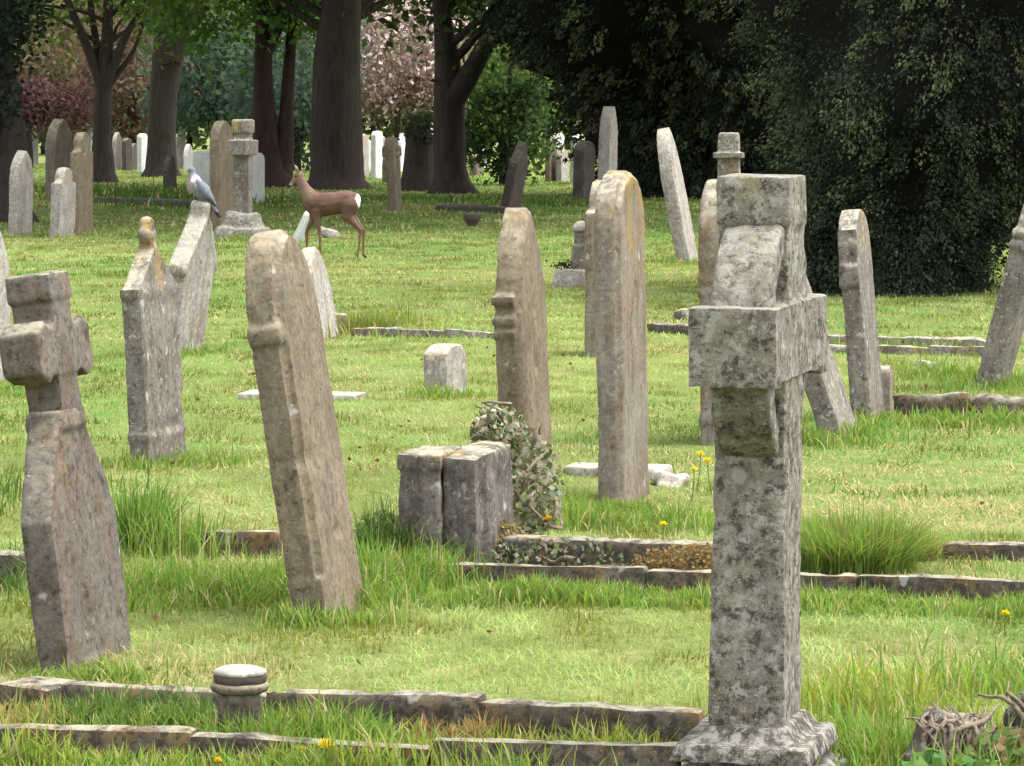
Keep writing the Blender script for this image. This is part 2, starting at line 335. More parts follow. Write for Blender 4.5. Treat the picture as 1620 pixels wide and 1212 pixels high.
# ================================================================== headstones
# --- foreground ring-headed cross, seen almost along its arms
def ring_cross():
    root = ob('stone_cross', None, label='lichen-speckled ring-headed stone cross on a moulded spreading base', cat='cross')
    phi, Yn, t = 13.5, 7.93, 0.155
    n, u = axes(phi); P = np.array([(1121 - 810) / FPX * Yn, Yn, 0]); c = P + n * t / 2 + u * 0.12
    root.location = (c[0], c[1], float(gz(c[0], c[1])[0]) - 0.01); root.rotation_euler = (0, R(0.6), R(-phi))
    zc, zt = 0.95, 1.295
    bm = bmesh.new()                                         # shaft
    hbox(bm, -0.080, 0.080, -0.125, 0.125, 0.12, zc - 0.06, 0.006, 0.022)
    ob('shaft', remesh(bm, 'shaft', 0.007, 0, 0.0045, 18, 1, 0.010), M['cross'], root)
    bm = bmesh.new()                                         # cross head: upper limb and the two arms
    hbox(bm, -0.076, 0.076, -0.095, 0.095, zc - 0.05, zt, 0.0, 0.0)
    hbox(bm, -0.079, 0.079, -0.104, 0.104, zt - 0.10, zt + 0.002)
    hbox(bm, -0.084, 0.084, -0.325, 0.325, zc - 0.075, zc + 0.080)
    for s in (-1, 1): hbox(bm, -0.092, 0.092, s * 0.29 - 0.042, s * 0.29 + 0.042, zc - 0.083, zc + 0.084)
    ob('cross_head', remesh(bm, 'cross_head', 0.007, 0, 0.0045, 18, 2, 0.012), M['cross'], root)
    bm = bmesh.new()                                         # pierced ring
    ro, ri, hw, N = 0.262, 0.200, 0.062, 48
    q = []
    for i in range(N):
        a = 2 * math.pi * i / N; cy, cz = math.cos(a), math.sin(a)
        q.append([bm.verts.new((x, r * cy, zc + r * cz)) for x, r in ((-hw, ri), (-hw, ro), (hw, ro), (hw, ri))])
    for i in range(N):
        a, b = q[i], q[(i + 1) % N]
        for k in range(4): bm.faces.new((a[k], a[(k + 1) % 4], b[(k + 1) % 4], b[k]))
    ob('ring', remesh(bm, 'ring', 0.007, 1, 0.004, 18, 3, 0.006), M['cross'], root)
    bm = bmesh.new()                                         # moulding under the shaft
    hbox(bm, -0.112, 0.112, -0.160, 0.160, 0.108, 0.150, 0.028, 0.032); hbox(bm, -0.148, 0.148, -0.200, 0.200, 0.082, 0.116, 0.010, 0.010); hbox(bm, -0.112, 0.112, -0.160, 0.160, 0.02, 0.09)
    ob('moulding', remesh(bm, 'moulding', 0.007, 0, 0.005, 18, 4, 0.012), M['crossbase'], root)
    bm = bmesh.new(); hbox(bm, -0.34, 0.34, -0.39, 0.39, -0.10, 0.052, 0.20, 0.20)
    ob('base', remesh(bm, 'base', 0.010, 1, 0.007, 18, 5, 0.014), M['crossbase'], root)
ring_cross()

# --- leaning cross on tapering shouldered slab, left
def left_cross():
    root = ob('stone_cross', None, label='brown leaning stone cross rising from a bottle-shouldered slab behind the low kerb', cat='cross')
    t, wd = 0.082, 0.52
    P = mirror([(0.26, -0.3), (0.262, 0.40)] + bez((0.262, 0.40), (0.20, 0.52), (0.115, 0.625), 8)[1:] + [(0.095, 0.66), (0.0, 0.66)])
    bm = bmesh.new(); prism(bm, P, -t / 2, t / 2)
    hbox(bm, -0.052, 0.052, -0.105, 0.105, 0.625, 0.675, 0.004, 0.012)
    ob('slab', remesh(bm, 'slab', 0.008, 0, 0.0045, 14, 21, 0.016), M['brown'], root)
    bm = bmesh.new(); zc = 0.83
    hbox(bm, -0.050, 0.050, -0.085, 0.085, 0.665, zc, 0.0, 0.012)
    hbox(bm, -0.055, 0.055, -0.075, 0.075, zc, 1.03)
    hbox(bm, -0.060, 0.060, -0.090, 0.090, 0.965, 1.035, 0.004, 0.006)
    for s in (-1, 1):
        pts = [(0.0, zc - 0.062), (0.12, zc - 0.062), (0.155, zc - 0.082), (0.215, zc - 0.05), (0.215, zc + 0.055), (0.155, zc + 0.082), (0.12, zc + 0.065), (0.0, zc + 0.065)]
        pts = [(s * a, b) for a, b in pts]; prism(bm, pts if s > 0 else pts[::-1], -0.055, 0.055)
        for sz in (-1, 1):                                     # curved fillets in the four corners
            f = [(0.06, zc + sz * 0.05)] + [(0.06 + 0.075 * (1 - math.sin(a)), zc + sz * (0.05 + 0.075 * (1 - math.cos(a)))) for a in np.linspace(0, math.pi / 2, 6)]
            f = [(s * a, b) for a, b in f]; prism(bm, f, -0.045, 0.045)
    ob('cross_head', remesh(bm, 'cross_head', 0.007, 0, 0.005, 16, 22, 0.018), M['brown'], root)
    seat(root, 64, 1058, t, wd, PHI, -7.6, 0.5)
left_cross()

# --- tall tan leaning stone
def ex2(bm):
    hbox(bm, -0.058, 0.040, -0.228, -0.15, 0.80, 0.845, 0.0, 0.0)
    hbox(bm, -0.054, 0.050, -0.218, 0.1, -0.25, 0.13)
stone(466, 985, prof_round(0.43, 1.12, 0.30), 0.104, 0.43, 'tan', 'tall tan round-topped headstone leaning back, grass at its foot', lean=-9.4, roll=-1, chamfer=0.022, voxel=0.009, extra=ex2)
# --- stone with finial
def ex3(bm):
    for s in (-1, 1): ball(bm, (0, s * 0.032, 0.955), (0.035, 0.032, 0.035))
    ball(bm, (0, 0, 1.0), (0.034, 0.038, 0.034)); hbox(bm, -0.03, 0.03, -0.03, 0.03, 0.87, 0.96); hbox(bm, -0.048, 0.046, -0.272, 0.272, 0.12, 0.15); hbox(bm, -0.048, 0.046, -0.278, 0.278, 0.70, 0.745)
stone(206, 737, prof_gable(0.53, 0.92, 0.185), 0.082, 0.53, 'grey', 'grey gabled headstone topped by a small broken lichened finial', lean=-3.2, extra=ex3, voxel=0.010)
# --- pigeon's stone
def ex4(bm):
    hbox(bm, -0.055, 0.055, -0.04, 0.04, 0.86, 0.94); hbox(bm, -0.062, 0.062, -0.05, 0.05, 0.90, 0.925)
    for s in (-1, 1):
        pts = [(s * 0.30, 0.49), (s * 0.30, 0.545), (0, 0.90), (0, 0.845)]; prism(bm, pts, -0.066, 0.060)
PIG = stone(252, 557, prof_gable(0.54, 0.885, 0.37), 0.10, 0.54, 'pale', 'pale gabled headstone with coping that the pigeon perches on', phi=14, lean=8.2, extra=ex4, voxel=0.012)
# --- stone behind the tan one
stone(484, 535, prof_gothic(0.50, 0.62), 0.09, 0.50, 'pale', 'low pale pointed headstone half hidden behind the tall tan one', lean=-9, phi=13)
# --- banded stone
def ex5(bm):
    bands(0.10, 0.55, [(0.575, 0.595), (0.625, 0.648), (0.70, 0.735)], 0.011)(bm)
stone(792, 765, prof_gothic(0.55, 1.075, 0.46), 0.102, 0.55, 'tan', 'round-shouldered headstone with ribbed bands round its edge, ivy plinth at its foot', lean=-2.2, extra=ex5, chamfer=0.018, voxel=0.010)
# --- tall plain upright
stone(947, 797, prof_round(0.57, 1.245, 0.20), 0.094, 0.57, 'ochre', 'tallest upright headstone with ochre streaks down its smooth face', lean=-0.9, chamfer=0.022, voxel=0.010)
stone(924, 566, prof_shoulder(0.55, 1.06, 0.86), 0.085, 0.55, 'ochre', 'shouldered headstone peeping out just behind the tallest ochre one', lean=0.2)
stone(1070, 414, prof_gothic(0.58, 1.38, 0.5), 0.14, 0.58, 'pale', 'pale pointed headstone leaning well back in front of the dark yew', lean=-10.5, voxel=0.018, amp=0.006)
def ex8(bm):
    bands(0.10, 0.55, [(0.66, 0.69), (0.72, 0.745), (0.10, 0.14)], 0.012)(bm)
stone(1108, 702, prof_round(0.56, 1.165, 0.34), 0.105, 0.56, 'ochre', 'banded round-shouldered headstone mostly hidden behind the speckled ring cross', lean=-0.7, extra=ex8)
def ex9(bm):
    hbox(bm, -0.055, 0.045, -0.285, -0.20, 0.66, 0.755); hbox(bm, -0.052, 0.048, -0.245, -0.15, 0.755, 0.93)
stone(1348, 662, prof_round(0.54, 1.02, 0.22), 0.094, 0.54, 'grey', 'weathered headstone with stepped edge leaning back before the yew', lean=-4.6, extra=ex9)
stone(1302, 694, prof_round(0.50, 0.92, 0.2), 0.10, 0.50, 'grey', 'headstone slumped far over sideways beside the ring cross', lean=-19, phi=13)
stone(1538, 614, prof_gothic(0.60, 1.2, 0.4), 0.135, 0.60, 'grey', 'grey headstone with a raised band leaning far over a low kerb', lean=15.0, phi=13, extra=bands(0.135, 0.60, [(0.76, 0.79), (0.83, 0.86)], 0.014))
stone(-60, 606, prof_gothic(0.58, 0.9, 0.4), 0.10, 0.58, 'pale', 'pinkish pale headstone standing behind the leaning brown cross', phi=10, lean=-1)
stone(1386, 642, prof_round(0.16, 0.24, 0.05), 0.07, 0.16, 'ochre', 'small square ochre footstone at the end of a kerb', voxel=0.01)
o = stone(669, 622, prof_round(0.30, 0.265, 0.07), 0.13, 0.30, 'pale', 'small squat pale block alone on the mown lawn', phi=20, voxel=0.01, cat='footstone', name='footstone')
# --- left group, further off
stone(12, 368, prof_gothic(0.55, 1.06, 0.34), 0.14, 0.55, 'pale', 'pale pointed headstone leaning slightly near the dark left trunk', lean=1.5, voxel=0.018, amp=0.006)
stone(78, 374, prof_shoulder(0.56, 0.86, 0.66), 0.12, 0.56, 'pale', 'shorter pale shouldered headstone before the tall yellow-lichened one', phi=14, lean=1.5, voxel=0.018, amp=0.006)
stone(110, 371, prof_shoulder(0.58, 1.30, 1.05), 0.12, 0.58, 'tan', 'tall brown headstone standing close behind a shorter pale one', voxel=0.018, amp=0.006)
stone(70, 318, prof_gothic(0.9, 1.42, 0.5), 0.22, 0.9, 'ochre', 'tall broad headstone coated in yellow lichen under the trees', phi=14, voxel=0.022, amp=0.008)
# --- round-headed stone, and a stumpy cross on rough base in front
stone(333, 366, prof_round(0.62, 1.42, 0.31), 0.14, 0.62, 'tan', 'tall round-headed headstone close behind the rough-based cross', phi=13, lean=-1, voxel=0.02, amp=0.006)
def far_cross():
    root = ob('stone_cross', None, label='grey stumpy cross on a rough heaped stone base', cat='cross')
    bm = bmesh.new(); hbox(bm, -0.10, 0.10, -0.10, 0.10, 0.25, 1.40, 0.012, 0.012); hbox(bm, -0.11, 0.11, -0.27, 0.27, 1.0, 1.18); hbox(bm, -0.11, 0.11, -0.12, 0.12, 1.26, 1.42)
    ob('cross_head', remesh(bm, 'cross_head', 0.018, 1, 0.006, 12, 31, 0.01), M['grey'], root)
    bm = bmesh.new(); hbox(bm, -0.29, 0.29, -0.30, 0.30, -0.1, 0.14, 0.04, 0.04); hbox(bm, -0.20, 0.22, -0.22, 0.22, 0.1, 0.32, 0.05, 0.05)
    ob('base', remesh(bm, 'base', 0.018, 1, 0.035, 7, 32, 0.03), M['cross'], root)
    seat(root, 338, 380, 0.56, 0.56, 12, 0, 0)
far_cross()
stone(305, 318, prof_round(0.5, 0.86, 0.1), 0.30, 0.5, 'white', 'squat white marble headstone just behind the pigeon', phi=14, voxel=0.02)
stone(393, 323, prof_round(0.6, 0.85, 0.1), 0.13, 0.6, 'white', 'slim white marble headstone beside the rough-based cross', phi=11, voxel=0.02)
# --- mid distance, around the deer
stone(614, 338, prof_round(0.5, 1.16, 0.15), 0.13, 0.5, 'tan', 'slim brown headstone between the two great trunks', phi=10, lean=-3.5, voxel=0.02, amp=0.006, extra=lambda bm: (hbox(bm, -0.14, 0.14, -0.1, 0.1, 0.86, 1.02), None)[1])
stone(789, 336, prof_gable(0.62, 1.12, 0.34), 0.16, 0.62, 'darkst', 'dark mossy gabled headstone leaning right beyond the banded one', phi=16, lean=11, voxel=0.02, amp=0.006)
stone(944, 330, prof_gothic(0.6, 1.62, 0.55), 0.19, 0.6, 'pale', 'tall sharply pointed headstone against the black yew hollow', phi=14, lean=1.5, voxel=0.022)
stone(905, 322, prof_round(0.75, 1.05, 0.2), 0.20, 0.75, 'darkst', 'dark maroon headstone with pale top beside the sharply pointed one', phi=16, lean=1.5, voxel=0.022)
stone(457, 388, prof_round(0.42, 0.42, 0.04), 0.07, 0.42, 'white', 'thin pale tablet tipped over behind the deer\'s forelegs', phi=11, lean=27, voxel=0.014, name='grave_tablet', cat='tablet')
def broken(x, y, sz, k, lab, mat='pale'):
    bm = bmesh.new(); q = random.Random(k)
    for i in range(4):
        b2 = bmesh.new(); a_, b_, c_ = sz * q.uniform(.25, .5), sz * q.uniform(.2, .4), sz * q.uniform(.12, .22); hbox(b2, -a_, a_, -b_, b_, -c_, c_, a_ * .12, b_ * .1)
        b2.transform(Matrix.Translation((q.uniform(-.35, .35) * sz, q.uniform(-.2, .2) * sz, (.06 + .11 * i) * sz)) @ Matrix.Rotation(q.uniform(-.5, .5), 4, 'Y') @ Matrix.Rotation(q.uniform(0, 3), 4, 'Z'))
        t_ = bpy.data.meshes.new('t'); b2.to_mesh(t_); b2.free(); bm.from_mesh(t_); bpy.data.meshes.remove(t_)
    o = ob('stone_fragment', remesh(bm, 'stone_fragment', max(0.012, sz / 14), 0, sz * 0.04, 3.0 / sz, k), M[mat], label=lab, cat='rubble'); p = gp(x, y); o.location = (p[0], p[1], float(gz(p[0], p[1])[0]) - 0.02); return o
broken(517, 381, 0.24, 3, 'heap of broken white stone behind the deer\'s legs')
broken(1455, 585, 0.14, 4, 'small broken pale stone lying inside the far right kerb')
broken(1066, 762, 0.13, 6, 'white stone lump lying in grass right of the tallest headstone')
broken(1090, 508, 0.18, 7, 'rough stone lump on the kerb behind the ring cross', 'grey')
# --- small pedestal monument
def pedestal():
    root = ob('pedestal_monument', None, label='small capped stone pillar on a wide low base with dark flowers', cat='monument')
    bm = bmesh.new(); hbox(bm, -0.16, 0.20, -0.2, 0.2, -0.1, 0.16, 0.03, 0.03); ob('base', remesh(bm, 'base', 0.014, 1, 0.012, 9, 41, 0.02), M['pale'], root)
    bm = bmesh.new(); hbox(bm, -0.02, 0.15, -0.08, 0.08, 0.14, 0.34, 0.015, 0.015); hbox(bm, 0.01, 0.12, -0.055, 0.055, 0.3, 0.48, 0.0, 0.0); hbox(bm, -0.01, 0.14, -0.07, 0.07, 0.33, 0.36)
    ob('pillar', remesh(bm, 'pillar', 0.012, 1, 0.005, 14, 42, 0.01), M['grey'], root)
    bm = bmesh.new(); lathe(bm, [(0.06, 0.47), (0.082, 0.49), (0.08, 0.52), (0.05, 0.56), (0.01, 0.575)], 18, (0.065, 0)); ob('cap', remesh(bm, 'cap', 0.010, 1, 0.003, 14, 43), M['pale'], root)
    gg = np.random.default_rng(9); C_ = gg.normal(size=(130, 3)) * np.array([.05, .05, .025]) + np.array([-.06, -.08, .185]); v, f = leaf_quads(C_, .035, gg); ob('flowers', np_mesh('flowers', v, [f], tint(130, (.035, .03, .025), gg, .5)), M['leaf'], root, kind='stuff')
    seat(root, 868, 452, 0.36, 0.4, 12)
pedestal()
# --- block of a pillar monument far behind the ring cross
def pillar_far():
    root = ob('pillar_monument', None, label='square grey pillar top rising behind the ring cross', cat='monument')
    bm = bmesh.new(); hbox(bm, -0.13, 0.13, -0.13, 0.13, -0.1, 1.05, 0.02, 0.02); ob('pillar', remesh(bm, 'pillar', 0.02, 1, 0.006, 12, 51), M['grey'], root)
    bm = bmesh.new(); hbox(bm, -0.15, 0.15, -0.15, 0.15, 1.03, 1.08); hbox(bm, -0.11, 0.11, -0.11, 0.11, 1.07, 1.29, 0.008, 0.008); ob('top_block', remesh(bm, 'top_block', 0.015, 1, 0.006, 14, 52), M['cross'], root)
    seat(root, 1132, 405, 0.26, 0.26, 8)
pillar_far()
# --- dark flower bowl
bm = bmesh.new(); lathe(bm, [(0.045, -0.02), (0.05, 0.01), (0.075, 0.05), (0.115, 0.10), (0.125, 0.15), (0.115, 0.185), (0.095, 0.19), (0.08, 0.16), (0.03, 0.12)], 20)
o = ob('flower_bowl', remesh(bm, 'flower_bowl', 0.012, 1, 0.004, 14, 55), M['darkst'], label='dark rounded flower bowl sitting on the shaded lawn', cat='bowl'); p = gp(747, 357); o.location = (p[0], p[1], float(gz(p[0], p[1])[0]))
# --- far stones among and beyond the trunks
FAR = [ # x, base row, top row, width px, kind, material, label
 (216, 276, 212, 17, 'r', 'white', 'narrow bright white headstone against the dark left trunk'),
 (40, 262, 214, 27, 'r', 'white', 'broad bright white headstone beyond the purple shrub'),
 (138, 262, 196, 11, 'r', 'white', 'slender white headstone left of the forked tree'),
 (177, 268, 208, 15, 'g', 'pale', 'pale pointed headstone right of the forked tree\'s stem'),
 (193, 272, 218, 12, 'r', 'darkst', 'narrow dark headstone in the bright gap by the forked tree'),
 (278, 268, 204, 16, 'o', 'pale', 'pale bust-shaped headstone right of the dark left trunk'),
 (546, 286, 214, 14, 'g', 'grey', 'grey pointed headstone just right of the largest trunk'),
 (566, 280, 214, 13, 'r', 'pale', 'slim pale headstone in the row behind the deer'),
 (586, 284, 208, 18, 'r', 'white', 'white headstone in the row beneath the pink blossom'),
 (604, 288, 236, 12, 'g', 'tan', 'low tan headstone in the row beneath the blossom'),
 (627, 274, 210, 15, 'o', 'white', 'bright white carved headstone behind the slim brown one'),
 (676, 282, 190, 8, 'g', 'white', 'thin white cross-like headstone beside the fork-trunk'),
 (742, 280, 243, 26, 'r', 'tan', 'low broad tan headstone right of the fork-trunk'),
 (862, 288, 214, 13, 'g', 'tan', 'small pointed headstone under the drooping yew'),
 (880, 288, 228, 14, 'o', 'pale', 'pale lobed headstone under the drooping yew'),
 (902, 296, 216, 9, 'r', 'white', 'small white-topped headstone left of the dark maroon one'),
 (0, 285, 205, 14, 'o', 'ochre', 'ochre headstone at the foot of the dark left-hand tree'),
 (556, 292, 240, 10, 'r', 'tan', 'short tan headstone close against the largest trunk'),
 (575, 272, 222, 9, 'r', 'white', 'tiny white headstone in the bright gap beneath the blossom'),
 (597, 268, 216, 9, 'g', 'pale', 'thin pale pointed headstone beneath the blossom'),
 (755, 268, 226, 9, 'g', 'white', 'thin white headstone beyond the low broad tan one'),
 (204, 268, 226, 9, 'r', 'pale', 'small pale headstone between forked tree and leaning trunk'),
 (290, 272, 226, 10, 'g', 'white', 'small white pointed headstone beyond the squat marble one'),
 (120, 266, 222, 10, 'r', 'white', 'small white headstone behind the tall brown one'),
 (875, 276, 210, 8, 'r', 'white', 'thin white headstone deep under the drooping yew'),
 (258, 300, 244, 14, 'g', 'darkst', 'dark pointed headstone tucked behind the left trunk'),
]
for x, yb, yt, wp, k, mt, lb in FAR:
    s = pxm(yb); h = (yb - yt) / s; t = max(0.12, wp * 0.5 / s); wd = 0.55
    pr = {'r': prof_round(wd, h, 0.12), 'g': prof_gothic(wd, h, 0.35), 'o': prof_ogee(wd, h, 0.4)}[k]
    stone(x, yb, pr, t, wd, mt, lb, phi=12 + math.degrees(math.atan((x - 810) / FPX)) + 6, voxel=0.035, amp=0.008, chip=0.0)

# ================================================================== kerbs and plinths
def kerb(label, runs, mat='kerb', group=None):
    """runs: list of (P0, P1, width, height, stones); each stone is a part of the kerb set"""
    o0 = runs[0][0]; root = ob('grave_kerb', None, label=label, cat='kerb', group=group); root.location = (o0[0], o0[1], 0)
    for (a, b, wd, h, k) in runs:
        a, b = np.array(a[:2]), np.array(b[:2]); d = b - a; L = np.linalg.norm(d); ang = math.atan2(d[1], d[0]); cuts = np.linspace(0, L, k + 1)
        for i in range(k):
            l = cuts[i + 1] - cuts[i] + 0.001; bm = bmesh.new()
            hbox(bm, 0, l, -wd / 2, wd / 2, -0.12, h * random.uniform(0.9, 1.05), 0, 0.012)
            _seed[0] += 1; Yd = a[1]
            me = remesh(bm, 'kerb_stone', 0.012 if Yd < 14 else 0.028, 0, 0.008 if Yd < 14 else 0.012, 11, _seed[0], 0.022)
            p = a + d / L * cuts[i]; c = ob('kerb_stone', me, M[mat], root); c.location = (p[0] - o0[0], p[1] - o0[1], float(gz(p[0], p[1])[0]) - random.uniform(0, 0.01)); c.rotation_euler = (random.uniform(-.04, .04), random.uniform(-.012, .012), ang)
    return root
def top(x, y, h):                            # ground point below a kerb-top pixel
    Y = FPX * (CH - h) / (y - HZ); return np.array([(x - 810) / FPX * Y, Y])
n12, u12 = axes(12)
kerb('low mossy kerb surround in front of the leaning brown cross', [
    (top(-60, 1143, .085), top(1075, 1187, .085), 0.075, 0.085, 3), (top(100, 1084, .09), top(1110, 1122, .10), 0.085, 0.095, 3), (top(18, 1076, .09), top(105, 1086, .09), 0.16, 0.09, 1)])
kerb('long lichened kerb surround running from the ivy plinth past the ring cross', [
    (top(700, 884, .075), top(1700, 912, .075), 0.075, 0.075, 3), (top(800, 842, .11), top(1130, 856, .11), 0.11, 0.12, 2), (top(1495, 858, .06), top(1720, 864, .06), 0.10, 0.06, 1)])
kerb('thin kerb line stretching across the lawn below the deer', [(top(560, 512, .06), top(785, 520, .06), 0.10, 0.06, 3), (top(508, 492, .12), top(548, 492, .12), 0.2, 0.12, 1)], 'grey')
kerb('low kerb line behind the ring cross', [(top(1034, 512, .07), top(1130, 518, .07), 0.14, 0.07, 1)])
kerb('double kerb line lying in the shade of the yew', [(top(1300, 528, .07), top(1560, 534, .07), 0.10, 0.07, 2), (top(1300, 542, .06), top(1560, 548, .06), 0.09, 0.06, 3)], 'grey')
kerb('dark kerb at the foot of the far-leaning banded headstone', [(top(1412, 612, .11), top(1660, 616, .11), 0.12, 0.12, 2)])
kerb('broken kerb end beside the foot of the brown cross', [(top(-60, 866, .10), top(40, 870, .10), 0.10, 0.11, 1), (top(330, 842, .07), top(440, 845, .07), 0.1, 0.08, 1)])
kerb('dark mossy kerb under the far left trees', [(top(160, 312, .12), top(330, 318, .12), 0.3, 0.12, 2)], 'darkst')
kerb('mossy kerb beyond the dark flower bowl', [(top(700, 322, .12), top(830, 326, .12), 0.3, 0.1, 2)], 'darkst')
# flat slabs in the lawn
def flat(x, y, lx, ly, lab, mat='pale'):
    bm = bmesh.new(); hbox(bm, 0, lx, 0, ly, -0.05, 0.035, 0.004, 0.004); _seed[0] += 1
    o = ob('flat_slab', remesh(bm, 'flat_slab', 0.014, 1, 0.005, 10, _seed[0], 0.006), M[mat], label=lab, cat='slab'); p = gp(x, y); o.location = (p[0], p[1], float(gz(p[0], p[1])[0])); o.rotation_euler = (0, 0, R(-12)); return o
flat(372, 630, 0.62, 0.28, 'flat white slab set in the lawn behind the tall tan headstone')
flat(888, 752, 0.42, 0.20, 'flat pale slab showing behind the foot of the tallest headstone')
# ivy-covered plinth
def plinth():
    root = ob('stone_plinth', None, label='dark lichened stone plinth of two blocks smothered by ivy at one end', cat='plinth')
    P = gp(632, 905); n, u = axes(12); root.location = (P[0], P[1], float(gz(P[0], P[1])[0]) - 0.01); root.rotation_euler = (0, 0, R(-12))
    bm = bmesh.new(); hbox(bm, 0, 0.128, 0, 0.30, -0.1, 0.385, 0.004, 0.004); hbox(bm, -0.004, 0.132, -0.004, 0.3, 0.34, 0.38)
    ob('corner_block', remesh(bm, 'corner_block', 0.009, 0, 0.010, 12, 71, 0.022), M['plinth'], root)
    bm = bmesh.new(); prism(bm, [(0.03, -0.1), (0.42, -0.1), (0.42, 0.40), (0.03, 0.37)], 0.135, 0.24); hbox(bm, 0.15, 0.262, 0.12, 0.5, -0.1, 0.385, 0.004, 0.004)
    ob('die_block', remesh(bm, 'die_block', 0.009, 0, 0.011, 12, 72, 0.022), M['plinth'], root)
plinth()
# round stone flower-pot lid on the low kerb
def urn():
    root = ob('flower_pot', None, label='round stone flower pot with flat pierced lid on the low kerb', cat='flower pot')
    Y = 8.35; root.location = ((379 - 810) / FPX * Y, Y, float(gz(-.6, Y)[0])); 
    def turned(name, prof, mat):
        bm = bmesh.new(); lathe(bm, prof, 40); me = bpy.data.meshes.new(name); bmesh.ops.recalc_face_normals(bm, faces=bm.faces[:]); bm.to_mesh(me); bm.free(); V = copts(me); V += (np.stack([fbm(V * 30, 2), fbm(V * 30 + 9, 2), fbm(V * 30 + 19, 2)], 1) - .5) * .006; me.vertices.foreach_set('co', V.astype(np.float32).ravel()); me.update(); smooth(me); ob(name, me, M[mat], root)
    turned('pot', [(0.04, -0.03), (0.047, 0.0), (0.050, 0.10), (0.046, 0.135)], 'kerb')
    turned('rim', [(0.050, 0.132), (0.062, 0.137), (0.066, 0.145), (0.064, 0.152), (0.056, 0.155)], 'tan')
    turned('collar', [(0.054, 0.153), (0.057, 0.155), (0.060, 0.168), (0.056, 0.172)], 'darkst')
    turned('lid', [(0.056, 0.171), (0.0605, 0.175), (0.058, 0.182), (0.040, 0.189), (0.016, 0.191), (0.012, 0.186)], 'pale')
urn()

